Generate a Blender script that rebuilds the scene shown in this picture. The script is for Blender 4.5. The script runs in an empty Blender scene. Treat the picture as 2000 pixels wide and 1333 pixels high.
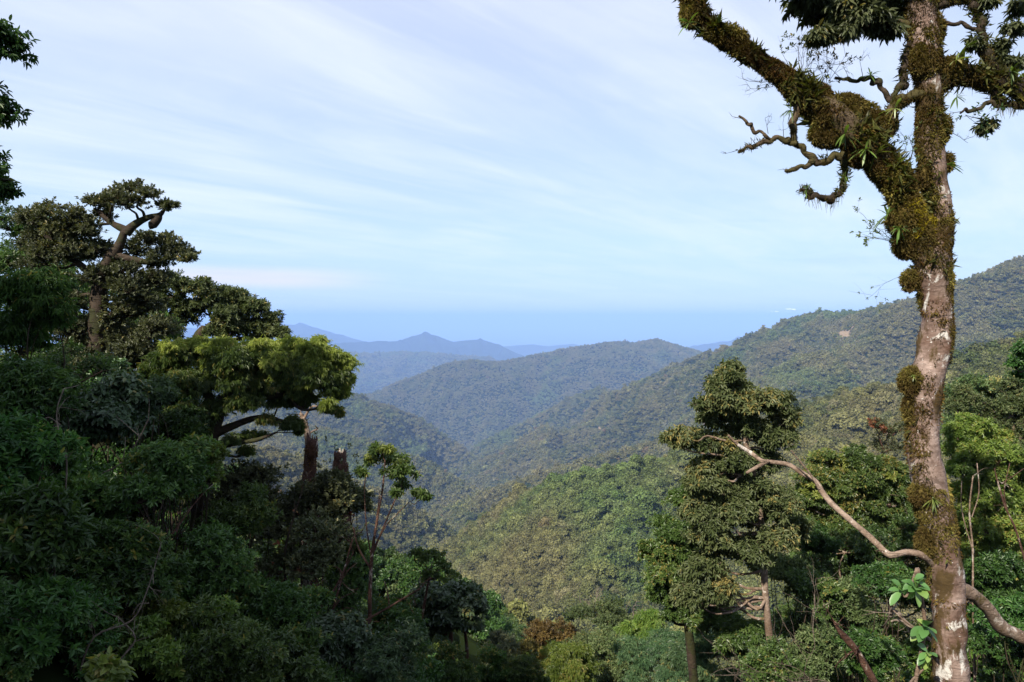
import bpy, math, random
import numpy as np
from mathutils import Vector

C = bpy.context.scene.collection
sc = bpy.context.scene
rng = np.random.default_rng(7)
random.seed(7)
R = math.radians

# ------------------------------------------------------------------ camera, sky, sun, exposure
F = 1444.0                      # focal length in pixels of the 2000 px wide photograph
PITCH = -math.atan(46.5 / F)
cam = bpy.data.cameras.new('camera')
cam.lens = 26.0; cam.sensor_width = 36.0
cam.clip_start = 0.05; cam.clip_end = 600000.0
co = bpy.data.objects.new('camera', cam); C.objects.link(co)
co.location = (0, 0, 0); co.rotation_euler = (R(90) + PITCH, 0, 0)
sc.camera = co

def P(px, py, Y):
    """world point that lies Y metres ahead of the viewpoint in the direction of a picture point"""
    a = (px - 1000.0) / F; b = -(py - 666.5) / F
    fy, fz = math.cos(PITCH) - b * math.sin(PITCH), math.sin(PITCH) + b * math.cos(PITCH)
    s = Y / fy
    return np.array([a * s, Y, fz * s])

SUN_DIR = np.array([-0.43, -0.66, 0.66]); SUN_DIR /= np.linalg.norm(SUN_DIR)   # towards the sun
sun_el = math.asin(SUN_DIR[2]); sun_az = math.atan2(SUN_DIR[0], SUN_DIR[1])
sd = bpy.data.lights.new('sun', 'SUN'); sd.energy = 5.0; sd.angle = R(0.5); sd.color = (1.0, 0.92, 0.78)
so = bpy.data.objects.new('sun', sd); C.objects.link(so)
so.rotation_euler = Vector(SUN_DIR).to_track_quat('Z', 'Y').to_euler()

sc.view_settings.view_transform = 'Standard'; sc.view_settings.look = 'None'
sc.view_settings.exposure = 0.85; sc.view_settings.gamma = 1.0; sc.view_settings.use_curve_mapping = False
sc.cycles.max_bounces = 5; sc.cycles.diffuse_bounces = 2; sc.cycles.glossy_bounces = 1
sc.cycles.transmission_bounces = 2; sc.cycles.volume_bounces = 1; sc.cycles.transparent_max_bounces = 4
sc.cycles.use_denoising = True
sc.cycles.caustics_reflective = False; sc.cycles.caustics_refractive = False

class NT:
    """small helper for building node trees"""
    def __init__(s, tree): s.t = tree; s.n = tree.nodes; s.l = tree.links
    def node(s, typ, **kw):
        n = s.n.new(typ)
        for k, v in kw.items():
            setattr(n, k, v)
        return n
    def set(s, sock, v):
        if isinstance(v, bpy.types.NodeSocket): s.l.new(v, sock)
        else: sock.default_value = v
    def math(s, op, a, b=None, clamp=False):
        n = s.node('ShaderNodeMath', operation=op, use_clamp=clamp)
        s.set(n.inputs[0], a)
        if b is not None: s.set(n.inputs[1], b)
        return n.outputs[0]
    def mix(s, f, a, b, blend='MIX'):
        n = s.node('ShaderNodeMix', data_type='RGBA', blend_type=blend)
        s.set(n.inputs['Factor'], f)
        s.set(n.inputs[6], a if isinstance(a, bpy.types.NodeSocket) else (*a, 1)[:4])
        s.set(n.inputs[7], b if isinstance(b, bpy.types.NodeSocket) else (*b, 1)[:4])
        return n.outputs[2]
    def noise(s, vec, scale, detail=3, rough=0.55, dist=0.0):
        n = s.node('ShaderNodeTexNoise'); n.inputs['Scale'].default_value = scale
        n.inputs['Detail'].default_value = detail; n.inputs['Roughness'].default_value = rough
        n.inputs['Distortion'].default_value = dist
        if vec is not None: s.l.new(vec, n.inputs['Vector'])
        return n.outputs['Fac']
    def remap(s, v, a, b, c=0.0, d=1.0, smooth=False):
        n = s.node('ShaderNodeMapRange', interpolation_type='SMOOTHSTEP' if smooth else 'LINEAR')
        s.set(n.inputs[0], v)
        for i, q in enumerate((a, b, c, d)): n.inputs[i + 1].default_value = q
        return n.outputs[0]
    def mapping(s, vec, scale=(1, 1, 1), rot=(0, 0, 0), loc=(0, 0, 0)):
        n = s.node('ShaderNodeMapping'); s.l.new(vec, n.inputs['Vector'])
        n.inputs['Scale'].default_value = scale; n.inputs['Rotation'].default_value = rot
        n.inputs['Location'].default_value = loc
        return n.outputs[0]

# sky with thin streaks of high cloud
w = bpy.data.worlds.new('World'); sc.world = w; w.use_nodes = True
t = NT(w.node_tree); t.n.clear()
sky = t.node('ShaderNodeTexSky', sky_type='NISHITA', sun_disc=False)
sky.sun_elevation = sun_el; sky.sun_rotation = sun_az
sky.altitude = 1500; sky.air_density = 1.0; sky.dust_density = 0.6; sky.ozone_density = 1.5
tc = t.node('ShaderNodeTexCoord'); dirv = tc.outputs['Generated']
sep = t.node('ShaderNodeSeparateXYZ'); t.l.new(dirv, sep.inputs[0])
zc = t.math('MAXIMUM', sep.outputs[2], 0.02)
den = t.math('ADD', zc, 0.035)
lx = t.math('DIVIDE', sep.outputs[0], den); ly = t.math('DIVIDE', sep.outputs[1], den)
SA = R(38)                                             # heading of the streaks
along = t.math('ADD', t.math('MULTIPLY', lx, math.sin(SA)), t.math('MULTIPLY', ly, math.cos(SA)))
across = t.math('SUBTRACT', t.math('MULTIPLY', lx, math.cos(SA)), t.math('MULTIPLY', ly, math.sin(SA)))
def layer(sa, sc_, off, detail, rough, dist):
    cb_ = t.node('ShaderNodeCombineXYZ')
    t.l.new(t.math('MULTIPLY', along, sa), cb_.inputs[0]); t.l.new(t.math('MULTIPLY', across, sc_), cb_.inputs[1]); cb_.inputs[2].default_value = off
    return t.noise(cb_.outputs[0], 1.0, detail, rough, dist)
streak = layer(.24, .85, 0.0, 5, .55, .7)
soft = layer(.45, .6, 4.0, 4, .55, .6)
cover = t.remap(t.math('ADD', t.math('MULTIPLY', streak, 0.7), t.math('MULTIPLY', soft, 0.4)), 0.46, 0.68, 0.0, 1.0, True)
fine = layer(.55, 2.6, 9.0, 6, .65, .9)
cover = t.math('ADD', t.math('MULTIPLY', cover, 0.66), t.math('MULTIPLY', t.remap(fine, 0.42, 0.74), 0.42), clamp=True)
base = t.mix(1.0, sky.outputs[0], (0.100, 0.100, 0.100), 'MULTIPLY')
# thin milky veil: the blue between the streaks is pale too
veil = t.mix(t.remap(sep.outputs[2], 0.10, 0.42, 0.0, 1.0), (0.48, 0.64, 0.84), (0.54, 0.61, 0.84))
veil = t.mix(t.remap(sep.outputs[2], 0.0, 0.10, 0.0, 1.0), (0.38, 0.54, 0.84), veil)
cover = t.math('MULTIPLY', cover, t.remap(sep.outputs[2], 0.0, 0.14, 0.15, 1.0))
base = t.mix(0.80, base, veil)
cloudc = t.mix(t.remap(sep.outputs[2], 0.0, 0.4, 0.0, 1.0), (0.63, 0.74, 0.86), (0.68, 0.73, 0.86))
colr = t.mix(t.math('MULTIPLY', cover, 0.85), base, cloudc)
# faint grey-blue bars and a cream bar low over the plain
az = t.math('ARCTAN2', sep.outputs[0], sep.outputs[1])
cb = t.node('ShaderNodeCombineXYZ'); t.l.new(az, cb.inputs[0]); t.l.new(sep.outputs[2], cb.inputs[1])
bars = t.noise(t.mapping(cb.outputs[0], (3.2, 46, 1)), 1.0, 4, 0.55, 0.3)
barm = t.math('MULTIPLY', t.remap(bars, 0.56, 0.70, 0, 1, True), t.remap(sep.outputs[2], 0.20, 0.06, 0.0, 0.4))
colr = t.mix(barm, colr, (0.40, 0.56, 0.80))
d1 = t.math('ABSOLUTE', t.math('SUBTRACT', sep.outputs[2], 0.050))
cream = t.math('MULTIPLY', t.remap(d1, 0.020, 0.001, 0, 1, True), t.remap(t.math('ABSOLUTE', t.math('ADD', az, 0.36)), 0.22, 0.05, 0, 1, True))
creamn = t.noise(t.mapping(cb.outputs[0], (4, 60, 1)), 1.0, 3, 0.5, 0.2)
cream = t.math('MULTIPLY', cream, t.remap(creamn, 0.3, 0.6, 0.5, 1.0))
colr = t.mix(t.math('MULTIPLY', cream, 0.6), colr, (0.82, 0.72, 0.72))
bg = t.node('ShaderNodeBackground'); t.l.new(colr, bg.inputs[0]); bg.inputs[1].default_value = 0.76
wo = t.node('ShaderNodeOutputWorld'); t.l.new(bg.outputs[0], wo.inputs[0])

# ------------------------------------------------------------------ helpers
def tag(o, label=None, cat=None, group=None, kind=None):
    if label: o['label'] = label
    if cat: o['category'] = cat
    if group: o['group'] = group
    if kind: o['kind'] = kind
    return o

def empty(name, loc):
    o = bpy.data.objects.new(name, None); C.objects.link(o); o.location = tuple(loc)
    o.empty_display_size = 0.2
    return o

def mesh_data(name, V, faces, mat, attrs=None, smooth=True):
    """V (n,3); faces: list of int arrays (m,k)"""
    me = bpy.data.meshes.new(name)
    V = np.asarray(V, dtype=np.float32)
    faces = [np.asarray(f, dtype=np.int32) for f in faces if len(f)]
    nl = sum(f.size for f in faces); nf = sum(len(f) for f in faces)
    me.vertices.add(len(V)); me.vertices.foreach_set('co', V.ravel())
    me.loops.add(nl); me.loops.foreach_set('vertex_index', np.concatenate([f.ravel() for f in faces]))
    me.polygons.add(nf)
    tot = np.concatenate([np.full(len(f), f.shape[1], np.int32) for f in faces])
    st = np.concatenate([[0], np.cumsum(tot)[:-1]]).astype(np.int32)
    me.polygons.foreach_set('loop_start', st)
    me.polygons.foreach_set('use_smooth', np.full(nf, smooth))
    for k, v in (attrs or {}).items():
        a = me.attributes.new(k, 'FLOAT', 'POINT'); a.data.foreach_set('value', np.asarray(v, dtype=np.float32))
    me.update(calc_edges=True)
    if mat: me.materials.append(mat)
    return me

def link(name, me, parent=None, loc=None):
    o = bpy.data.objects.new(name, me); C.objects.link(o)
    if parent is not None: o.parent = parent
    if loc is not None: o.location = tuple(loc)
    return o

class Bag:
    """collects geometry into ONE mesh"""
    def __init__(s): s.V = []; s.Q = []; s.T = []; s.A = []; s.n = 0
    def add(s, V, Q=None, T=None, a=0.5):
        V = np.asarray(V, float).reshape(-1, 3)
        s.V.append(V)
        if Q is not None and len(Q): s.Q.append(np.asarray(Q) + s.n)
        if T is not None and len(T): s.T.append(np.asarray(T) + s.n)
        s.A.append(np.full(len(V), a) if np.isscalar(a) else np.asarray(a, float)); s.n += len(V)
    def data(s, name, mat, origin=(0, 0, 0), smooth=True):
        V = np.concatenate(s.V) - np.asarray(origin)
        f = []
        if s.Q: f.append(np.concatenate(s.Q))
        if s.T: f.append(np.concatenate(s.T))
        return mesh_data(name, V, f, mat, {'tint': np.concatenate(s.A)}, smooth)

def nrm(v):
    v = np.asarray(v, float); return v / np.maximum(np.linalg.norm(v, axis=-1, keepdims=True), 1e-9)

def hash3(ix, iy, iz, seed):
    h = (ix.astype(np.int64) * 73856093) ^ (iy.astype(np.int64) * 19349663) ^ (iz.astype(np.int64) * 83492791) ^ (seed * 2654435)
    h = (h ^ (h >> 13)) * 1274126177 & 0x7fffffff
    h = (h ^ (h >> 16)) & 0xffffff
    return h / float(0xffffff)

def vnoise(p, seed=0):
    p = np.asarray(p, float); i = np.floor(p).astype(np.int64); f = p - i
    f = f * f * f * (f * (f * 6 - 15) + 10)
    r = 0
    if p.shape[-1] == 2:
        for dx in (0, 1):
            for dy in (0, 1):
                wgt = (f[..., 0] if dx else 1 - f[..., 0]) * (f[..., 1] if dy else 1 - f[..., 1])
                r = r + wgt * hash3(i[..., 0] + dx, i[..., 1] + dy, np.zeros_like(i[..., 0]), seed)
    else:
        for dx in (0, 1):
            for dy in (0, 1):
                for dz in (0, 1):
                    wgt = (f[..., 0] if dx else 1 - f[..., 0]) * (f[..., 1] if dy else 1 - f[..., 1]) * (f[..., 2] if dz else 1 - f[..., 2])
                    r = r + wgt * hash3(i[..., 0] + dx, i[..., 1] + dy, i[..., 2] + dz, seed)
    return r

def fbm(p, oct=4, seed=0, gain=0.5):
    r = 0; a = 1; s = 0
    for k in range(oct):
        r = r + a * vnoise(np.asarray(p) * (2.03 ** k) + 17.3 * k, seed + k); s += a; a *= gain
    return r / s

# ------------------------------------------------------------------ terrain heights
def ridge(pts, slope, amp, gl=1.0, back=None):
    return dict(p=np.array([P(*q) for q in pts]) - np.array([0, 0, 6.5 if amp < 30 else 10]), s=slope, a=amp, g=gl)

RIDGES = [
    # near hill the viewpoint stands on (plain world points)
    dict(p=np.array([(-400, 250, 18), (-80, 60, 8.), (-25, 18, 2.5), (-10, 8, -.3), (0, -2, -1.7), (6, 3, -1.9), (14, 7, -2.6), (34, 16, -5), (70, 30, -12), (150, 60, -22), (300, 150, -24), (420, 330, -10)], float), s=0.62, a=3, g=.25),
    dict(p=np.array([(-400, -200, 25), (0, -60, 2), (400, -200, 20)], float), s=0.5, a=2, g=.3),
    # spur in the middle right
    ridge([(2500, 560, 420), (2250, 610, 450), (2000, 655, 480), (1850, 705, 540), (1760, 742, 590), (1650, 756, 610), (1560, 785, 620)], .52, 21, .6),
    ridge([(1560, 785, 620), (1450, 835, 600), (1330, 882, 580), (1250, 905, 560), (1160, 917, 560), (1080, 935, 600), (990, 975, 680), (915, 1040, 800)], .54, 20, .62),
    ridge([(1345, 892, 575), (1270, 960, 525), (1200, 1040, 475), (1150, 1130, 425)], .66, 4, .5),
    ridge([(1165, 925, 560), (1105, 985, 530), (1050, 1060, 490), (1010, 1140, 455)], .66, 4, .5),
    ridge([(1040, 955, 640), (1000, 1020, 590), (960, 1090, 550)], .66, 4, .5),
    ridge([(1700, 760, 600), (1640, 850, 520), (1590, 930, 440)], .66, 4, .5),
    # shaded flank on the left of the gorge
    ridge([(100, 800, 600), (400, 850, 760), (560, 885, 860), (700, 940, 920), (800, 985, 980), (870, 1035, 1000), (905, 1075, 980)], .62, 24, .5),
    ridge([(200, 760, 1700), (500, 815, 1750), (640, 835, 1800), (760, 868, 1850), (850, 905, 1850), (900, 945, 1800)], .55, 34, .8),
    ridge([(100, 690, 2300), (400, 730, 2500), (560, 752, 2600), (690, 766, 2800), (750, 786, 2900), (820, 814, 3000), (880, 858, 3000), (925, 902, 2900)], .5, 58, .9),
    # long mountain on the right
    ridge([(2600, 470, 1500), (2300, 470, 1600), (2000, 497, 1800), (1900, 540, 1950), (1850, 560, 2020), (1790, 577, 2100), (1700, 600, 2250), (1640, 607, 2350), (1580, 610, 2450), (1535, 626, 2550), (1500, 652, 2620)], .50, 66, .9),
    ridge([(1500, 652, 2620), (1440, 692, 2750), (1400, 716, 2800), (1340, 743, 2850), (1240, 776, 2700), (1150, 826, 2600), (1050, 862, 2500), (940, 925, 2350)], .48, 54, .9),
    # two descending shoulders of it
    ridge([(1800, 590, 2100), (1640, 690, 1650), (1500, 770, 1500), (1300, 850, 1450), (1100, 905, 1400), (960, 950, 1400), (920, 985, 1300)], .5, 34, .8),
    # knoll behind it
    ridge([(1420, 748, 3700), (1300, 762, 3700), (1225, 767, 3650), (1170, 753, 3600), (1120, 772, 3600), (1050, 812, 3500), (960, 852, 3400)], .45, 38, 1.1),
    # central range
    ridge([(1560, 720, 5600), (1420, 697, 5700), (1370, 690, 5800), (1320, 674, 5800), (1280, 664, 5800), (1240, 672, 5700), (1180, 670, 5600), (1100, 682, 5500), (1050, 692, 5400), (985, 703, 5300), (920, 702, 5200), (870, 710, 5100), (800, 737, 5000), (735, 768, 4900)], .40, 95, 1.7),
    # blue ranges
    ridge([(300, 690, 8600), (560, 684, 9000), (650, 690, 9200), (740, 693, 9400), (830, 689, 9600), (960, 702, 9600), (1020, 722, 9500)], .33, 110, 2.6),
    ridge([(350, 668, 13000), (620, 671, 13500), (700, 668, 14000), (780, 666, 14300), (805, 657, 14300), (830, 651, 14300), (858, 656, 14300), (885, 666, 14300), (940, 665, 14400), (975, 674, 14500), (1010, 692, 14500)], .33, 120, 3.2),
    ridge([(806, 668, 14200), (822, 652, 14200), (830, 646, 14200), (840, 650, 14200), (862, 668, 14300)], .55, 29, 1.5),
    ridge([(918, 672, 14300), (938, 660, 14300), (962, 672, 14400)], .5, 29, 1.5), ridge([(975, 690, 13800), (985, 676, 13800), (1000, 690, 13800)], .5, 29, 1.5),
    ridge([(760, 676, 14000), (782, 662, 14100), (800, 670, 14200)], .45, 29, 1.5), ridge([(560, 640, 18000), (585, 629, 18000), (625, 642, 18000)], .45, 29, 2),
    ridge([(1420, 672, 16500), (1442, 656, 16500), (1462, 664, 16500)], .45, 29, 2), ridge([(1262, 672, 5750), (1281, 660, 5750), (1300, 668, 5750)], .5, 29, .9),
    ridge([(200, 628, 17500), (400, 642, 18000), (490, 634, 18000), (540, 632, 18000), (590, 636, 18000), (650, 650, 18200), (700, 664, 18500), (770, 684, 19000)], .30, 130, 3.5),
    ridge([(1150, 690, 17500), (1200, 686, 17500), (1320, 678, 17000), (1390, 672, 16500), (1440, 662, 16500), (1480, 668, 16500), (1560, 664, 16500), (1900, 660, 16500)], .30, 110, 3.2),
    ridge([(980, 676, 19500), (1040, 672, 19500), (1070, 676, 19500), (1120, 670, 19500), (1150, 678, 19500), (1200, 674, 19500), (1260, 684, 19500)], .3, 60, 2),
]
FLOOR_Y = [0, 300, 425, 800, 1200, 1500, 2500, 4200, 6000, 9000, 15000, 20000, 26000]
FLOOR_Z = [-80, -165, -200, -285, -395, -470, -640, -780, -880, -980, -1150, -1320, -1400]

def seg_dist(x, y, p):
    best = np.full(x.shape, 1e12); zc = np.zeros(x.shape)
    for a, b in zip(p[:-1], p[1:]):
        dx, dy = b[0] - a[0], b[1] - a[1]; L2 = dx * dx + dy * dy
        u = np.clip(((x - a[0]) * dx + (y - a[1]) * dy) / L2, 0, 1)
        d = (x - a[0] - u * dx) ** 2 + (y - a[1] - u * dy) ** 2
        m = d < best
        best = np.where(m, d, best); zc = np.where(m, a[2] + u * (b[2] - a[2]), zc)
    return np.sqrt(best), zc

def height(x, y):
    x = np.asarray(x, float); y = np.asarray(y, float)
    r = np.hypot(x, y)
    out = np.interp(np.where(y > 0, y, 0), FLOOR_Y, FLOOR_Z) + 0.0
    # warp for natural gullies
    q = np.stack([x, y], -1)
    wx = (vnoise(q / 260, 31) - .5); wy = (vnoise(q / 260, 47) - .5)
    g1 = 1 - np.abs(2 * fbm(q / 330.0 + np.stack([wx, wy], -1) * .8, 4, 3) - 1) * 2.2     # ridged
    g2 = fbm(q / 60.0, 3, 11) - .5
    g3 = fbm(q / 1500.0, 4, 23) - .5
    for i, k in enumerate(RIDGES):
        d, zc = seg_dist(x, y, k['p'])
        s = k['s']; g = k['g']
        near = 1 - np.exp(-d / (60.0 * g + 1))
        prof = d * s
        if k['a'] > 60: prof = prof * (0.8 + 0.4 * np.clip(d / 3000, 0, 1))
        gg = 1 - np.abs(2 * fbm(q / (300.0 * g) + 5.1 * i, 4, 40 + i) - 1) * 2.0
        z = zc - prof + near * k['a'] * 1.7 * (gg - .85) * np.clip(d / (110 * g), 0, 1.5) + k['a'] * .10 * (fbm(q / (70.0 * g), 3, 90 + i) - .5) * np.clip(d / 10, 0, 1)
        if k['a'] >= 90: z = z + k['a'] * .75 * (fbm(q / (5.0 * k['a']), 5, 70 + i) - .42)
        hk = max(1.5, min(14.0, k['a'] * .16))
        out = out + hk * np.logaddexp(0, (z - out) / hk)          # smooth maximum
        out = np.where(z > out - hk, out, out)
    far = np.clip((r - 16000) / 6000, 0, 1)
    out = out + g2 * 4 * np.clip((r - 60) / 300, 0, 1) * (1 - far)
    # level standing place
    nearw = np.clip(1 - r / 5.0, 0, 1)
    out = out * (1 - nearw) + (-1.75) * nearw
    out = np.where((r < 60) & (y > -40), np.minimum(out, -1.6 - np.clip(y - 1.5, 0, 200) * .55 + np.clip(-x - 1.2, 0, 100) * .72 + np.clip(x - 1.5, 0, 100) * .52), out)
    return np.minimum(out, 172)

rings = np.concatenate([[0.02, 0.5], np.geomspace(1.2, 300, 230)[:-1], np.geomspace(300, 22000, 900)[:-1], np.geomspace(22000, 420000, 60)])
th = np.concatenate([np.linspace(-60, 60, 1000)[:-1], np.linspace(60, 300, 150)[:-1]]) * math.pi / 180
TH, RR = np.meshgrid(th, rings)
GX, GY = RR * np.sin(TH), RR * np.cos(TH)
GZ = height(GX, GY)
farm = np.clip((RR - 20000) / 5000, 0, 1)
GZ = GZ * (1 - farm) + (-1400) * farm
nr, nt = GZ.shape
idx = np.arange(nr * nt).reshape(nr, nt)
a0 = idx[:-1]; a1 = idx[1:]
quads = np.stack([a0, np.roll(a0, -1, 1), np.roll(a1, -1, 1), a1], -1).reshape(-1, 4)[:, ::-1]
inner = idx[0]
fan = np.stack([np.full(nt, nr * nt), inner, np.roll(inner, -1)], -1)[:, ::-1]
TV = np.concatenate([np.stack([GX, GY, GZ], -1).reshape(-1, 3), [[0, 0, GZ[0].mean()]]])

def leafy(nt_, col, rough=0.5, trans=0.28, spec=0.35, tcol=None):
    b = nt_.node('ShaderNodeBsdfPrincipled'); nt_.set(b.inputs['Base Color'], col)
    b.inputs['Roughness'].default_value = rough; b.inputs['Specular IOR Level'].default_value = spec
    tr = nt_.node('ShaderNodeBsdfTranslucent')
    nt_.set(tr.inputs[0], nt_.mix(1.0, col, tcol or (1.5, 1.6, 0.6), 'MULTIPLY'))
    mx = nt_.node('ShaderNodeMixShader'); mx.inputs[0].default_value = trans
    nt_.l.new(b.outputs[0], mx.inputs[1]); nt_.l.new(tr.outputs[0], mx.inputs[2])
    return mx.outputs[0], b

def new_mat(name):
    m = bpy.data.materials.new(name); m.use_nodes = True; m.node_tree.nodes.clear()
    q = NT(m.node_tree); q.out = q.node('ShaderNodeOutputMaterial')
    return m, q

# hillside sheet: dark forest floor near, forest texture far, pale farmland plain beyond
mt, q = new_mat('hill_ground')
pos = q.node('ShaderNodeNewGeometry').outputs['Position']
sp = q.node('ShaderNodeSeparateXYZ'); q.l.new(pos, sp.inputs[0])
flat = q.node('ShaderNodeCombineXYZ'); q.l.new(sp.outputs[0], flat.inputs[0]); q.l.new(sp.outputs[1], flat.inputs[1])
n1 = q.noise(pos, 1 / 16.0, 3, .6); n2 = q.noise(pos, 1 / 400.0, 4, .6); n3 = q.noise(pos, 1 / 55.0, 3, .6)
forest = q.mix(q.remap(n1, .35, .7), (0.005, 0.009, 0.003), (0.018, 0.026, 0.009))
forest = q.mix(q.remap(n2, .52, .68), forest, (0.022, 0.034, 0.012))
plainn = q.noise(q.mapping(flat.outputs[0], (1 / 5200., 1 / 900., 1)), 1.0, 5, .62)
plain = q.mix(q.remap(plainn, .5, .72), (0.06, 0.09, 0.05), (0.17, 0.19, 0.13))
specks = q.noise(q.mapping(flat.outputs[0], (1 / 3800., 1 / 2100., 1)), 1.0, 4, .7)
plain = q.mix(q.remap(specks, .655, .70), plain, (0.95, 0.95, 0.9))
base_ = q.mix(q.remap(sp.outputs[2], -1340, -1385), forest, plain)
bs = q.node('ShaderNodeBsdfPrincipled'); q.l.new(base_, bs.inputs['Base Color']); bs.inputs['Roughness'].default_value = .95
bs.inputs['Specular IOR Level'].default_value = .0; bs_ground = bs
vor = q.node('ShaderNodeTexVoronoi'); vor.inputs['Scale'].default_value = 1 / 17.0; q.l.new(pos, vor.inputs['Vector'])
bump = q.node('ShaderNodeBump'); bump.inputs['Distance'].default_value = 9.0; bump.inputs['Strength'].default_value = .9
q.l.new(q.math('ADD', q.math('MULTIPLY', vor.outputs['Distance'], -1.0), q.math('MULTIPLY', n1, .8)), bump.inputs['Height'])
q.l.new(bump.outputs[0], bs.inputs['Normal']); q.l.new(bs.outputs[0], q.out.inputs[0])
ter = link('terrain', mesh_data('terrain', TV, [quads, fan], mt))
tag(ter, kind='structure')

# horizon angle table: what the hills hide
slope_ang = GZ / np.maximum(RR, 1)
runmax = np.maximum.accumulate(slope_ang, axis=0)
def seen(x, y, z, margin=10.0, slack=.002):
    r = np.hypot(x, y); a = np.arctan2(x, y)
    ti = np.clip(((a * 180 / math.pi + 60) / 120 * 999).astype(int), 0, 998)
    ri = np.clip(np.searchsorted(rings, r) - 2, 0, nr - 1)
    return (z + margin) / r > runmax[ri, ti] - slack

# ------------------------------------------------------------------ foliage materials
def foliage_mat(name, c_dark, c_mid, c_lite, rough=.45, trans=.28, spec=.35, patch=None, obj_var=0.25, tcol=None):
    m, q = new_mat(name)
    at = q.node('ShaderNodeAttribute', attribute_name='tint').outputs['Fac']
    oi = q.node('ShaderNodeObjectInfo').outputs['Random']
    c = q.mix(q.remap(at, 0, .55), c_dark, c_mid)
    c = q.mix(q.remap(at, .55, 1.0), c, c_lite)
    v = q.remap(oi, 0, 1, 1 - obj_var, 1 + obj_var)
    hs = q.node('ShaderNodeHueSaturation'); q.l.new(c, hs.inputs['Color']); q.l.new(v, hs.inputs['Value'])
    hs.inputs['Hue'].default_value = .5
    q.l.new(q.remap(oi, 0, 1, .485, .52), hs.inputs['Hue'])
    c = hs.outputs[0]
    c = q.mix(q.math('MULTIPLY', q.remap(at, .985, 1.0), .6), c, (0.26, 0.19, 0.05))
    if patch:
        col, lo, hi, amt = patch
        c = q.mix(q.math('MULTIPLY', q.remap(at, lo, hi), amt), c, col)
    s, b = leafy(q, c, rough, trans, spec, tcol)
    q.l.new(s, q.out.inputs[0])
    return m

# canopy of the far woods: colour varies from tree to tree and in broad patches over the slopes
def canopy_mat():
    m, q = new_mat('forest_canopy')
    at = q.node('ShaderNodeAttribute', attribute_name='tint').outputs['Fac']
    oi = q.node('ShaderNodeObjectInfo').outputs['Random']
    ps = q.node('ShaderNodeNewGeometry').outputs['Position']
    c = q.mix(oi, (0.042, 0.062, 0.018), (0.125, 0.130, 0.040))
    rnd2 = q.math('FRACT', q.math('MULTIPLY', oi, 17.31))
    c = q.mix(q.remap(rnd2, .80, .98), c, (0.135, 0.130, 0.070))
    rnd3 = q.math('FRACT', q.math('MULTIPLY', oi, 53.7))
    c = q.mix(q.remap(rnd3, .90, 1.0), c, (0.17, 0.18, 0.07))
    c = q.mix(q.math('MULTIPLY', q.remap(rnd3, .012, .0), .8), c, (0.17, 0.09, 0.06))
    br = q.noise(ps, 1 / 130.0, 3, .6)
    c = q.mix(q.math('MULTIPLY', q.remap(br, .40, .62), .7), c, (0.155, 0.135, 0.062))
    gr = q.noise(q.mapping(ps, loc=(900, 0, 0)), 1 / 420.0, 3, .6)
    c = q.mix(q.math('MULTIPLY', q.remap(gr, .56, .66), .6), c, (0.080, 0.140, 0.036))
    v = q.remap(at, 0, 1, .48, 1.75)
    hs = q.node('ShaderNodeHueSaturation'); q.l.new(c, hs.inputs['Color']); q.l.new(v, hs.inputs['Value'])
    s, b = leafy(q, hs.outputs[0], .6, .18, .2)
    q.l.new(s, q.out.inputs[0])
    return m
M_CAN = canopy_mat()

# ------------------------------------------------------------------ leaves
def leaves(bag, pos, D, U, L, W, fold=.12, droop=.12, tint=None, simple=False):
    n = len(pos); D = nrm(D); S = nrm(np.cross(D, U)); U = np.cross(S, D)
    L = np.broadcast_to(L, (n,))[:, None]; W = np.broadcast_to(W, (n,))[:, None] * L
    if simple:
        V = np.stack([pos, pos + D * L * .5 - S * W + U * L * fold, pos + D * L - U * L * droop, pos + D * L * .5 + S * W + U * L * fold], 1)
        T = (np.arange(n)[:, None] * 4 + np.array([0, 1, 2])).tolist() if False else None
        b = np.arange(n)[:, None] * 4
        Tt = np.concatenate([b + np.array([[0, 2, 1]]), b + np.array([[0, 3, 2]])])
        tt = np.repeat(rng.random(n) if tint is None else tint, 4)
        bag.add(V.reshape(-1, 3), None, Tt, tt)
        return
    c1, c2 = .32, .70
    V = np.stack([pos,
                  pos + D * L * c1 - S * W + U * L * fold,
                  pos + D * L * c2 - S * W * .8 + U * L * (fold * .8 - droop * .5),
                  pos + D * L - U * L * droop,
                  pos + D * L * c2 + S * W * .8 + U * L * (fold * .8 - droop * .5),
                  pos + D * L * c1 + S * W + U * L * fold], 1)
    b = np.arange(n)[:, None] * 6
    Q = np.concatenate([b + np.array([[0, 3, 2, 1]]), b + np.array([[0, 5, 4, 3]])])
    tt = np.repeat(rng.random(n) if tint is None else tint, 6)
    bag.add(V.reshape(-1, 3), Q, None, tt)

def rand_dirs(n, up=-1.0):
    v = rng.normal(size=(n * 3, 3)); v = nrm(v); v = v[v[:, 2] > up][:n]
    while len(v) < n:
        v = np.concatenate([v, v])[:n]
    return v

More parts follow.
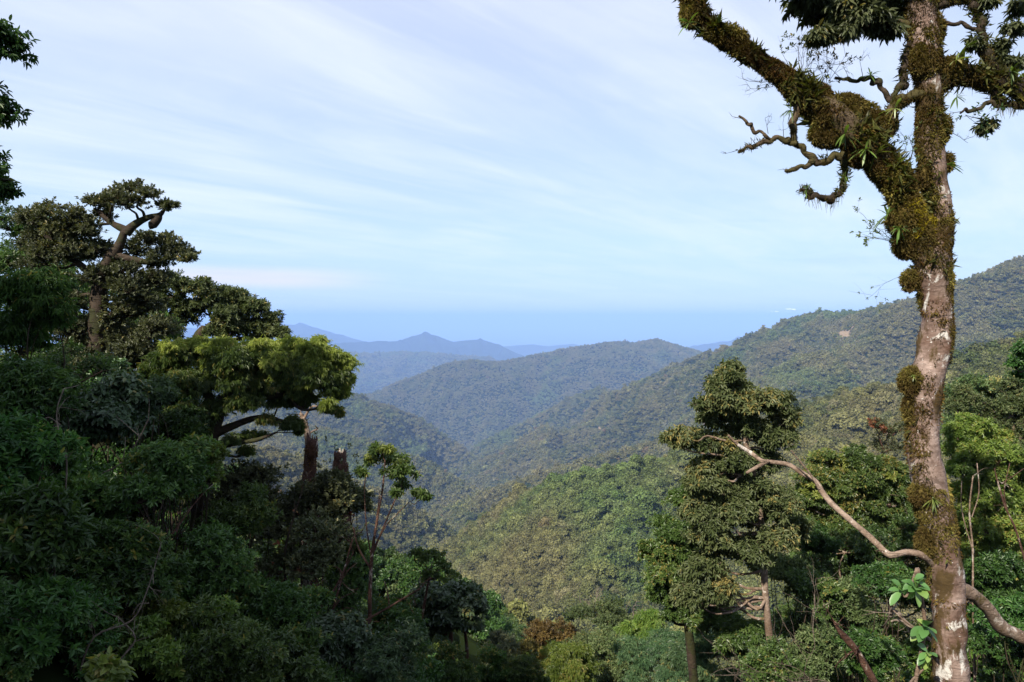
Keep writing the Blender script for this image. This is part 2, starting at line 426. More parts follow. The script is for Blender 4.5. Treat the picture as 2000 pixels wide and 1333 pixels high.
def tube(bag, pts, rad, sides=8, sub=1, tint=.5, cap=True, bumps=0.0, bseed=5, bfreq=6.0):
    pts = np.asarray(pts, float); rad = np.asarray(rad, float)
    if sub > 1:                                    # Catmull-Rom
        n = len(pts); tt = np.linspace(0, n - 1, (n - 1) * sub + 1); i = np.clip(tt.astype(int), 0, n - 2); f = (tt - i)[:, None]
        ext = np.concatenate([[2 * pts[0] - pts[1]], pts, [2 * pts[-1] - pts[-2]]])
        p0, p1, p2, p3 = ext[i], ext[i + 1], ext[i + 2], ext[i + 3]
        rad = np.interp(tt, np.arange(n), rad)
        pts = .5 * ((2 * p1) + (-p0 + p2) * f + (2 * p0 - 5 * p1 + 4 * p2 - p3) * f ** 2 + (-p0 + 3 * p1 - 3 * p2 + p3) * f ** 3)
    n = len(pts)
    T = nrm(np.gradient(pts, axis=0))
    u = np.cross(T[0], [0.31, 0.9, 0.2]); u /= np.linalg.norm(u)
    Us = []
    for k in range(n):
        u = u - T[k] * np.dot(u, T[k]); u /= np.linalg.norm(u); Us.append(u)
    Us = np.array(Us); Ws = np.cross(T, Us)
    a = np.arange(sides) * 2 * math.pi / sides
    ring = Us[:, None] * np.cos(a)[None, :, None] + Ws[:, None] * np.sin(a)[None, :, None]
    V = pts[:, None] + ring * rad[:, None, None]
    if bumps > 0:
        d = (fbm(V.reshape(-1, 3) * bfreq, 4, bseed).reshape(V.shape[:2]) - .5) * 2
        V = V + ring * (d * bumps * rad[:, None])[..., None]
    I = np.arange(n * sides).reshape(n, sides)
    Q = np.stack([I[:-1], np.roll(I[:-1], -1, 1), np.roll(I[1:], -1, 1), I[1:]], -1).reshape(-1, 4)
    Vf = V.reshape(-1, 3); Tt = None
    if cap:
        Vf = np.concatenate([Vf, [pts[-1] + T[-1] * rad[-1] * .6]])
        Tt = np.stack([I[-1], np.roll(I[-1], -1), np.full(sides, n * sides)], -1)
    bag.add(Vf, Q, Tt, tint)
    return pts, rad, T, V

# ------------------------------------------------------------------ far woods: crowns over every slope
def ico(sub):
    import bmesh
    bm = bmesh.new(); bmesh.ops.create_icosphere(bm, subdivisions=sub, radius=1)
    V = np.array([v.co[:] for v in bm.verts]); T = np.array([[v.index for v in f.verts] for f in bm.faces]); bm.free()
    return V, T

def canopy_crown(seed, nleaf, size, lobes, sub=1, flat=.75):
    g = np.random.default_rng(seed); bag = Bag()
    IV, IT = ico(sub)
    cs = []
    for k in range(lobes):
        if k == 0: c = np.zeros(3); s = .55
        else:
            d = nrm(g.normal(size=3)); d[2] = abs(d[2]) * 1.3 - .25
            c = nrm(d) * g.uniform(.35, .95) * np.array([1, 1, flat * 1.1]); s = g.uniform(.18, .42)
        cs.append((c, s))
        V = IV * (1 + .5 * (vnoise(IV * 2.3 + seed * 7 + k * 3, seed) - .5))[:, None] * s * .86 * np.array([1, 1, flat]) + c
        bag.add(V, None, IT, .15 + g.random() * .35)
    for c, s in cs:
        m = max(6, int(nleaf * s * s / sum(q_[1] ** 2 for q_ in cs)))
        d = nrm(g.normal(size=(m, 3))); d[:, 2] = np.abs(d[:, 2]) * 1.0 - .35; d = nrm(d)
        p = d * (s * g.uniform(.8, 1.15, m))[:, None] * np.array([1, 1, flat]) + c
        D = nrm(d * .6 + g.normal(size=(m, 3)) * .7)
        lt = g.random()
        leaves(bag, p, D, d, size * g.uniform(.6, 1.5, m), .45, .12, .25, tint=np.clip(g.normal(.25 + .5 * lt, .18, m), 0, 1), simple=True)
    tube(bag, [(0, 0, -1.6), (0.03, 0, -.4)], [.07, .05], 4, tint=.2)
    return bag.data('canopy_crown', M_CAN, smooth=False)

def gn_scatter(name, pts, scale, rotz, which, sources, label_kind='stuff'):
    me = bpy.data.meshes.new(name); me.vertices.add(len(pts)); me.vertices.foreach_set('co', np.asarray(pts, np.float32).ravel())
    for k, v in (('sc', scale), ('rz', rotz)):
        a = me.attributes.new(k, 'FLOAT', 'POINT'); a.data.foreach_set('value', np.asarray(v, np.float32))
    a = me.attributes.new('which', 'INT', 'POINT'); a.data.foreach_set('value', np.asarray(which, np.int32))
    ob = link(name, me)
    ng = bpy.data.node_groups.new(name, 'GeometryNodeTree')
    ng.interface.new_socket('Geometry', in_out='INPUT', socket_type='NodeSocketGeometry')
    ng.interface.new_socket('Geometry', in_out='OUTPUT', socket_type='NodeSocketGeometry')
    N = ng.nodes; Lk = ng.links
    gi = N.new('NodeGroupInput'); go = N.new('NodeGroupOutput')
    iop = N.new('GeometryNodeInstanceOnPoints')
    g2i = N.new('GeometryNodeGeometryToInstance')
    for s in reversed(sources):
        oi = N.new('GeometryNodeObjectInfo'); oi.inputs[0].default_value = s; oi.inputs['As Instance'].default_value = False
        Lk.new(oi.outputs['Geometry'], g2i.inputs[0])
    m2p = N.new('GeometryNodeMeshToPoints')
    Lk.new(gi.outputs[0], m2p.inputs[0])
    Lk.new(m2p.outputs[0], iop.inputs['Points']); Lk.new(g2i.outputs[0], iop.inputs['Instance'])
    iop.inputs['Pick Instance'].default_value = True
    def attr(nm, ty='FLOAT'):
        n = N.new('GeometryNodeInputNamedAttribute'); n.data_type = ty; n.inputs[0].default_value = nm
        return n.outputs[0]
    Lk.new(attr('which', 'INT'), iop.inputs['Instance Index'])
    cx = N.new('ShaderNodeCombineXYZ'); Lk.new(attr('rz'), cx.inputs[2]); Lk.new(cx.outputs[0], iop.inputs['Rotation'])
    Lk.new(attr('sc'), iop.inputs['Scale'])
    Lk.new(iop.outputs[0], go.inputs[0])
    md = ob.modifiers.new('scatter', 'NODES'); md.node_group = ng
    return ob

def src(me):
    return bpy.data.objects.new('canopy_source', me)       # never linked: only scattered

SRC_NEAR = [src(canopy_crown(100 + k, 1900, .15, [12, 18, 9, 15, 22, 8][k], 1, [.85, .7, 1.15, .8, .65, 1.5][k])) for k in range(6)]
SRC_FAR = [src(canopy_crown(200 + k, 170, .24, 7, 1, [.85, .7, 1.2, .8][k])) for k in range(4)]

def grid_pts(rmin, rmax, sp, half=38.5):
    n = int(rmax / sp) + 1
    X, Y = np.meshgrid(np.arange(-n, n + 1) * sp, np.arange(0, n + 1) * sp)
    X = X + (rng.random(X.shape) - .5) * sp * 1.1; Y = Y + (rng.random(X.shape) - .5) * sp * 1.1
    r = np.hypot(X, Y); a = np.abs(np.arctan2(X, Y)) * 180 / math.pi
    m = (r > rmin) & (r < rmax) & (a < half)
    return X[m], Y[m]

def woods(name, rmin, rmax, sp, smin, smax, sources, half=38.5, label=None):
    X, Y = grid_pts(rmin, rmax, sp / 1.8, half)
    Z = height(X, Y); k = seen(X, Y, Z); X, Y, Z = X[k], Y[k], Z[k]; k = np.ones(len(X), bool)
    gx_ = (height(X + 2, Y) - Z) / 2; gy_ = (height(X, Y + 2) - Z) / 2           # steep ground carries more crowns per map area
    k &= rng.random(len(X)) < np.sqrt(1 + gx_ ** 2 + gy_ ** 2) / 3.24
    for c_, r_ in SLIPS: k &= ((X - c_[0]) / r_) ** 2 + ((Y - c_[1]) / (r_ * 2.6)) ** 2 > rng.uniform(.6, 1.6, len(X))
    X, Y, Z = X[k], Y[k], Z[k]; n = len(X)
    big = vnoise(np.stack([X, Y], -1) / 70.0, 77)
    s = (smin + (smax - smin) * rng.random(n) ** 2.0) * (.8 + .4 * big)
    s = np.where(rng.random(n) < .08, s * 1.45, s)
    pts = np.stack([X, Y, Z + s * rng.uniform(.05, .6, n)], -1)
    print(name, n)
    ob = gn_scatter(name, pts, s, rng.random(n) * 6.28, rng.integers(0, len(sources), n), sources)
    return tag(ob, label, 'forest', None, 'stuff')


def hit(px, py):
    for Y in np.arange(1000, 4000, 8.0):
        p = P(px, py, Y)
        if float(height(p[0], p[1])) > p[2]: return p
    return P(px, py, 2400)
SLIPS = [(hit(1648, 648), 16.0), (hit(1518, 640), 13.0), (hit(1172, 838), 4.0)]
woods('forest_canopy', 170, 900, 4.0, 2.0, 7.2, SRC_NEAR, label='sunlit forest canopy covering the near spur and gorge sides')
woods('forest_canopy', 900, 2600, 6.6, 4.0, 10.0, SRC_FAR, label='forest canopy covering the long mountain and middle gorge')
woods('forest_canopy', 2600, 7500, 13.0, 7.5, 12.0, SRC_FAR, label='blue hazy forest canopy on the central range')
woods('forest_canopy', 7500, 11000, 24.0, 13, 20.0, SRC_FAR, half=20, label='blue hazy forest canopy on the range beyond the gorge')

q = NT(mt.node_tree); slipm = None
for c_, r_ in SLIPS:
    vd = q.node('ShaderNodeVectorMath', operation='DISTANCE'); q.l.new(q.mapping(flat.outputs[0], (1, .4, 1)), vd.inputs[0]); vd.inputs[1].default_value = (c_[0], c_[1] * .4, 0)
    m_ = q.remap(vd.outputs['Value'], r_ * 1.6, r_ * 1.1, 0, 1)
    slipm = m_ if slipm is None else q.math('MAXIMUM', slipm, m_)
lk = bs_ground.inputs['Base Color'].links[0].from_socket
q.l.new(q.mix(slipm, lk, (.20, .15, .10)), bs_ground.inputs['Base Color'])

# ------------------------------------------------------------------ near vegetation: materials
M_GREEN = foliage_mat('leaf_deep_green', (.022, .050, .012), (.040, .085, .018), (.085, .140, .030), .45, .25, .35)
M_MID = foliage_mat('leaf_mid_green', (.030, .060, .015), (.060, .105, .024), (.120, .170, .045), .42, .28, .4)
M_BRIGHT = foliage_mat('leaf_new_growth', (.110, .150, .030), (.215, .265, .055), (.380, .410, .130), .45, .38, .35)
M_FRESH = foliage_mat('leaf_fresh_green', (.050, .088, .016), (.105, .158, .028), (.210, .265, .058), .42, .32, .4)
M_OLIVE = foliage_mat('leaf_olive', (.034, .056, .018), (.076, .108, .036), (.165, .195, .085), .55, .22, .28)
M_DUSKY = foliage_mat('leaf_dusky', (.036, .042, .020), (.066, .075, .034), (.125, .130, .062), .5, .2, .35)
M_BLUEG = foliage_mat('leaf_blue_green', (.028, .055, .024), (.055, .095, .042), (.115, .165, .075), .40, .25, .4)
M_ORANGE = foliage_mat('leaf_rusty', (.050, .040, .012), (.105, .075, .020), (.170, .120, .035), .5, .3, .3)
M_RED = foliage_mat('leaf_red', (.09, .025, .018), (.17, .045, .03), (.26, .10, .06), .45, .3, .3, obj_var=.1)
M_MOSS = foliage_mat('moss', (.055, .030, .012), (.120, .090, .026), (.240, .215, .055), .9, .2, .1, obj_var=.1)
M_MOSSB = foliage_mat('moss_brown', (.050, .020, .008), (.110, .055, .018), (.170, .120, .035), .9, .15, .1, obj_var=.1)
M_MOSSY = foliage_mat('moss_yellow', (.16, .12, .01), (.32, .25, .02), (.46, .38, .05), .8, .2, .1, obj_var=.1)
M_FRINGE = foliage_mat('leaf_fringe', (.040, .034, .014), (.075, .085, .024), (.170, .190, .055), .5, .3, .3, obj_var=.1)
M_STRAP = foliage_mat('leaf_strap', (.060, .100, .020), (.130, .190, .040), (.260, .310, .090), .35, .3, .5)
M_BIGLEAF = foliage_mat('leaf_broad', (.070, .150, .040), (.110, .230, .070), (.300, .360, .090), .32, .3, .5, tcol=(1.3, 1.5, .6))

def bark_mat(name, a, b, lichen=None, moss=None, lam=.5, mam=.5, freq=1.0, wr=18.0):
    m, q = new_mat(name)
    tc = q.node('ShaderNodeNewGeometry').outputs['Position']
    fine = q.noise(q.mapping(tc, (14 * freq, 14 * freq, 30 * freq)), 1.0, 6, .65)
    big = q.noise(tc, 2.6 * freq, 4, .6, .4)
    wrk = q.noise(q.mapping(tc, (3 * freq, 3 * freq, wr * 2 * freq)), 1.0, 4, .6, .8)
    c = q.mix(q.remap(big, .36, .64), a, b)
    c = q.mix(q.math('MULTIPLY', q.remap(fine, .35, .7), .55), c, tuple(v * .35 for v in a))
    wm = q.math('MULTIPLY', q.remap(wrk, .58, .68), q.remap(q.noise(q.mapping(tc, loc=(9, 2, 4)), 1.7, 3, .5), .50, .62))
    c = q.mix(q.math('MULTIPLY', wm, .6), c, tuple(v * .45 for v in a))
    mot = q.noise(tc, 9.0 * freq, 5, .7, .6)
    c = q.mix(q.math('MULTIPLY', q.remap(mot, .50, .60), .55), c, tuple(v * .55 for v in a))
    if lichen:
        l1 = q.noise(q.mapping(tc, (5, 5, 3.2), loc=(3, 1, 7)), 1.0, 5, .68, .5)
        l2 = q.noise(tc, 34.0, 3, .6)
        c = q.mix(q.math('MULTIPLY', q.remap(l1, .62 - .12 * lam, .67 - .12 * lam), .85), c, lichen)
        c = q.mix(q.math('MULTIPLY', q.remap(l2, .66, .70), .7), c, lichen)
    if moss:
        m1 = q.noise(q.mapping(tc, (3, 3, 1.6), loc=(13, 5, 2)), 1.0, 6, .7, .3)
        c = q.mix(q.remap(m1, .60 - .2 * mam, .66 - .2 * mam), c, q.mix(q.noise(tc, 16, 3), moss, tuple(v * .4 for v in moss)))
    bs = q.node('ShaderNodeBsdfPrincipled'); q.l.new(c, bs.inputs['Base Color']); bs.inputs['Roughness'].default_value = .85
    bs.inputs['Specular IOR Level'].default_value = .2
    bp = q.node('ShaderNodeBump'); bp.inputs['Distance'].default_value = .02; bp.inputs['Strength'].default_value = 1.0
    h = q.math('ADD', q.math('MULTIPLY', fine, .6), q.math('MULTIPLY', wm, -1.0)); h = q.math('ADD', h, q.math('MULTIPLY', big, .5))
    q.l.new(h, bp.inputs['Height']); q.l.new(bp.outputs[0], bs.inputs['Normal']); q.l.new(bs.outputs[0], q.out.inputs[0])
    return m
M_BARK = bark_mat('bark_pale_mottled', (.110, .062, .042), (.320, .240, .205), (.55, .53, .49), (.085, .055, .022), .32, .42)
M_BARKM = bark_mat('bark_mossy', (.060, .038, .022), (.130, .095, .060), None, (.070, .058, .020), .3, .8)
M_BARKD = bark_mat('bark_dark', (.028, .020, .014), (.070, .050, .035), None, (.040, .042, .016), .3, .5)
M_BARKR = bark_mat('bark_red', (.055, .026, .018), (.130, .070, .048), (.40, .34, .28), None, .3, .3, 1.4)
M_BARKT = bark_mat('bark_tan', (.150, .100, .068), (.300, .225, .175), (.5, .45, .4), (.12, .09, .03), .3, .2, 1.6)
M_BARKW = bark_mat('bark_bleached', (.120, .090, .070), (.250, .200, .160), None, None, .3, .3, 1.6)

SPEC = dict(   # L leaf length, W half width / length, k leaves per sprig, tw sprig length, g droop, A0/A1 spread angles
    rosette=dict(L=.085, W=.17, k=9, tw=.05, g=.12, A0=80, A1=35, fold=.12, droop=.10),
    droop=dict(L=.105, W=.13, k=9, tw=.10, g=.9, A0=70, A1=30, fold=.10, droop=.18),
    oval=dict(L=.060, W=.27, k=7, tw=.07, g=.0, A0=70, A1=25, fold=.15, droop=.05),
    willow=dict(L=.120, W=.085, k=10, tw=.13, g=1.1, A0=60, A1=25, fold=.08, droop=.15),
    small=dict(L=.048, W=.22, k=9, tw=.08, g=.1, A0=75, A1=35, fold=.12, droop=.08),
    conic=dict(L=.095, W=.17, k=8, tw=.07, g=.65, A0=75, A1=30, fold=.14, droop=.15),
    broad=dict(L=.120, W=.28, k=5, tw=.12, g=.5, A0=75, A1=45, fold=.12, droop=.18),
)

def sprigs(bag, S, O, sp, tint, scale=1.0, g=rng):
    """leaves round the ends of twigs; S (n,3) twig ends, O (n,3) directions"""
    n = len(S); k = sp['k']; O = nrm(O)
    ref = np.where(np.abs(O[:, 2:3]) > .9, np.array([[1., 0, 0]]), np.array([[0, 0, 1.]]))
    A = nrm(np.cross(O, ref)); B = np.cross(O, A)
    i = np.arange(k); tt = (i + .5) / k
    ph = g.random((n, 1)) * 6.28 + i[None] * 2.4 + g.normal(size=(n, k)) * .25
    ang = np.radians(sp['A0'] + (sp['A1'] - sp['A0']) * tt)[None] + g.normal(size=(n, k)) * .15
    rad = A[:, None] * np.cos(ph)[..., None] + B[:, None] * np.sin(ph)[..., None]
    D = O[:, None] * np.cos(ang)[..., None] + rad * np.sin(ang)[..., None]
    D = D + np.array([0, 0, -1.0]) * sp['g'] * g.uniform(.5, 1.3, (n, k, 1))
    p = S[:, None] + O[:, None] * (tt[None, :, None] - .6) * sp['tw'] * scale
    Lh = sp['L'] * scale * g.uniform(.65, 1.25, (n, k))
    tn = np.clip(tint[:, None] + g.normal(size=(n, k)) * .16 + (tt[None] - .5) * .25, 0, 1)
    U = O[:, None] + np.array([0, 0, .8]) + g.normal(size=(n, k, 3)) * .35
    leaves(bag, p.reshape(-1, 3), D.reshape(-1, 3), U.reshape(-1, 3), Lh.ravel(), sp['W'], sp['fold'], sp['droop'], tn.ravel())

def sticks(bag, A, B, r0, r1, tint=.4):
    A = np.asarray(A, float); B = np.asarray(B, float); n = len(A)
    if n == 0: return
    T = nrm(B - A); ref = np.where(np.abs(T[:, 2:3]) > .9, np.array([[1., 0, 0]]), np.array([[0, 0, 1.]]))
    u = nrm(np.cross(T, ref)); v = np.cross(T, u)
    r0 = np.broadcast_to(r0, (n,))[:, None]; r1 = np.broadcast_to(r1, (n,))[:, None]
    c = [(math.cos(x), math.sin(x)) for x in (0, 2.094, 4.189)]
    V = np.stack([A + (u * a + v * b) * r0 for a, b in c] + [B + (u * a + v * b) * r1 for a, b in c], 1)
    b_ = np.arange(n)[:, None] * 6
    Q = np.concatenate([b_ + np.array([[0, 1, 4, 3]]), b_ + np.array([[1, 2, 5, 4]]), b_ + np.array([[2, 0, 3, 5]])])
    bag.add(V.reshape(-1, 3), Q, None, tint)

def bend(a, b, sag, g=rng, n=5, wig=.12):
    a = np.asarray(a, float); b = np.asarray(b, float); L = np.linalg.norm(b - a)
    tt = np.linspace(0, 1, n)[:, None]
    p = a + (b - a) * tt + np.array([0, 0, sag]) * L * np.sin(tt * math.pi)
    w_ = g.normal(size=(n, 3)) * wig * L * .5; w_[0] = 0; w_[-1] = 0
    return p + w_

def crown(leafbag, woodbag, blobs, sp, dens=1.0, clumps=9, scale=1.0, fill=.5, updir=.25, lo=.42, twig=.004, root=None, tbias=0.0, g=rng):
    """blobs: (centre, radii). Each is a cloud of clumps, each clump a cloud of leafy twig ends."""
    for c, r in blobs:
        c = np.asarray(c, float); r = np.asarray(r, float)
        m = max(3, int(round(clumps * g.uniform(.8, 1.25))))
        d = nrm(g.normal(size=(m, 3))); d[:, 2] = np.where(d[:, 2] < -.5, -d[:, 2], d[:, 2])
        cc = c + d * r * g.uniform(lo, .85, (m, 1))
        rc = np.min(r) * g.uniform(.36, .56, m) + .22 * np.max(r) * g.random(m)
        bt = np.clip(.45 + tbias + g.normal(0, .12), .1, .85)
        for j in range(m):
            ns = max(6, int(dens * 62 * (rc[j] / .25) ** 1.8 / (scale ** 1.6)))
            ns = min(ns, 600)
            e = nrm(g.normal(size=(ns, 3))); e[:, 2] = np.where(e[:, 2] < -.35, -e[:, 2], e[:, 2])
            S = cc[j] + e * rc[j] * g.uniform(fill, 1.12, (ns, 1)) * np.array([1, 1, .78])
            S = np.where(g.random((ns, 1)) < .16, cc[j] + (S - cc[j]) * g.uniform(1.1, 1.6, (ns, 1)), S)
            O = e * .7 + nrm(S - c) * .5 + np.array([0, 0, updir])
            sprigs(leafbag, S, O, sp, np.clip(bt + g.normal(0, .10) + g.normal(0, .06, ns), 0, 1), scale, g)
            if woodbag is not None:
                k = g.random(ns) < .45
                sticks(woodbag, np.repeat(cc[j][None], k.sum(), 0) + g.normal(size=(k.sum(), 3)) * rc[j] * .12, S[k], twig * 1.3, twig * .6)
                tube(woodbag, bend(c, cc[j], -.05, g, 4), np.linspace(twig * 4.5, twig * 2, 4), 4)

def px_blobs(lst, Y, jit=.35, grow=1.12):
    out = []
    for b in lst:
        px, py, rx = b[:3]; ry = b[3] if len(b) > 3 else rx * .75; dy = b[4] if len(b) > 4 else rng.uniform(-1, 1) * jit
        k = (Y + dy) / F
        out.append((P(px, py, Y + dy), (rx * k * grow, rx * k * grow, ry * k * grow)))
    return out

def path(lst, Y):
    """[(px, py, radius_px[, Y])] -> points, radii"""
    pts = []; rad = []
    for q_ in lst:
        y = q_[3] if len(q_) > 3 else Y
        pts.append(P(q_[0], q_[1], y)); rad.append(q_[2] * y / F)
    return np.array(pts), np.array(rad)

def tree(name, label, cat, Y, trunk, blobs, kind, leaf_mat, bark_mat_, limbs=(), dens=1.0, clumps=9, scale=1.0, group=None, twig=.004, vg=1.0, more=0,
         updir=.25, extra=None, fill=.5, lo=.42, sides=12, bumps=.18, join=True, tbias=0.0):
    tp, tr = path(trunk, Y)
    gx, gy = tp[0][0], tp[0][1]; gz = float(height(gx, gy))
    if tp[0][2] > gz + .1:                        # carry the trunk down into the ground
        nn = max(2, int((tp[0][2] - gz) / 1.0) + 1)
        ext = [tp[0] + (np.array([tp[0][0], tp[0][1], gz - .2]) - tp[0]) * q_ / nn for q_ in range(nn, 0, -1)]
        tp = np.concatenate([ext, tp]); tr = np.concatenate([[tr[0] * 1.15] * nn, tr])
    root = empty(name, tp[0]); tag(root, label, cat, group)
    W = Bag(); Lf = Bag()
    P_, R_, _, _ = tube(W, tp, tr, sides, 5, .4, bumps=bumps)
    skel = [(P_, R_)]
    for lm in limbs:
        lp, lr = path(lm, Y)
        a, b, _, _ = tube(W, lp, lr, 8, 4, .4, bumps=bumps); skel.append((a, b))
    AP = np.concatenate([a for a, b in skel]); AR = np.concatenate([b for a, b in skel])
    blobs = [(b_[0], b_[1], b_[2], (b_[3] if len(b_) > 3 else b_[2] * .75) * vg) for b_ in blobs]
    for _ in range(more):                         # ragged in-between masses
        b_ = blobs[rng.integers(0, len(blobs))]; blobs.append((b_[0] + rng.normal() * b_[2] * .7, b_[1] + abs(rng.normal()) * b_[3] * .7, b_[2] * rng.uniform(.35, .8), b_[3] * rng.uniform(.4, .9)))
    wb = px_blobs(blobs, Y)
    if join:
        for c, r in wb:
            pen = np.linalg.norm(AP - c, axis=1) + np.clip(AP[:, 2] - c[2] + .1 * r[2], 0, None) * 1.5
            k = int(np.argmin(pen)); rr = min(AR[k] * .5, .028 * Y / 10)
            tube(W, bend(AP[k], c, -.06), np.linspace(rr, max(rr * .35, twig * 3), 5), 6, 3)
    crown(Lf, W, wb, SPEC[kind], dens, clumps, scale, fill, updir, lo, twig, tbias=tbias)
    link('trunk', W.data('trunk', bark_mat_, tp[0]), root)
    link('crown', Lf.data('crown', leaf_mat, tp[0], False), root)
    if extra:
        for nm, bl, kd, mt_, dn, sc_ in extra:
            B = Bag(); crown(B, None, px_blobs(bl, Y), SPEC[kd], dn, clumps, sc_, fill, updir, lo, twig)
            link(nm, B.data(nm, mt_, tp[0], False), root)
    return root

# ------------------------------------------------------------------ the tall mossy tree on the right
YB = 7.5
def tufts(bag, Vr, ctr, n, length, mask, hang=.4, wd=.10, spread=1.0, tint=None):
    """moss blades over a tube surface: Vr (rings, sides, 3), ctr (rings, 3)"""
    nr_, ns_ = Vr.shape[:2]
    i = rng.integers(0, nr_ - 1, n * 3); j = rng.integers(0, ns_, n * 3); f = rng.random((n * 3, 1)); h = rng.random((n * 3, 1))
    p = (Vr[i, j] * (1 - f) + Vr[i + 1, j] * f) * (1 - h) + (Vr[i, (j + 1) % ns_] * (1 - f) + Vr[i + 1, (j + 1) % ns_] * f) * h
    c = ctr[i] * (1 - f) + ctr[i + 1] * f
    o = nrm(p - c); ok = mask(p, o, i / nr_) > rng.random(n * 3)
    p, o = p[ok][:n], o[ok][:n]; m = len(p)
    D = nrm(o * spread + rng.normal(size=(m, 3)) * .6 + np.array([0, 0, -hang]))
    big = fbm(p * 5.0, 3, 61)
    tn = np.clip((big - .25) * 1.4 + rng.normal(size=m) * .15, 0, 1) if tint is None else tint
    leaves(bag, p - o * .005, D, o + rng.normal(size=(m, 3)) * .4, length * rng.uniform(.4, 1.4, m) * (.25 + 1.5 * big), wd, .05, .3, tn, simple=True)

base_z = float(height(*P(1866, 1420, YB)[:2]))
tall_pts = [(1868, 1480, 37), (1862, 1400, 36), (1858, 1333, 35), (1853, 1260, 33), (1852, 1180, 33), (1846, 1110, 33), (1836, 1040, 32), (1822, 985, 33), (1812, 930, 32), (1804, 870, 32),
            (1803, 800, 32), (1808, 750, 32), (1822, 690, 33), (1831, 640, 32), (1828, 585, 31), (1822, 530, 33), (1826, 480, 32), (1833, 440, 27), (1830, 390, 24),
            (1822, 330, 26), (1815, 270, 25), (1816, 215, 23), (1812, 150, 24), (1806, 90, 28), (1800, 30, 28), (1794, -40, 25), (1788, -130, 24), (1800, -260, 20), (1790, -420, 14)]
tp, tr = path(tall_pts, YB); tr = tr * .93
if tp[0][2] > base_z:
    nn = 5
    ext = [tp[0] + (np.array([tp[0][0] + .02, tp[0][1], base_z - .25]) - tp[0]) * k / nn for k in range(nn, 0, -1)]
    tp = np.concatenate([ext, tp]); tr = np.concatenate([[tr[0] * (1.02 + .05 * k) for k in range(nn, 0, -1)], tr])
big_tree = empty('mossy_tree', tp[0])
tag(big_tree, 'tall mossy tree with pale mottled bark and forked top, at the right', 'tree')
O_ = tp[0]
W = Bag(); P1, R1, T1, V1 = tube(W, tp, tr, 64, 10, .5, bumps=.16, bfreq=5.0)
# knots and swellings
link('trunk', W.data('trunk', M_BARK, O_), big_tree)

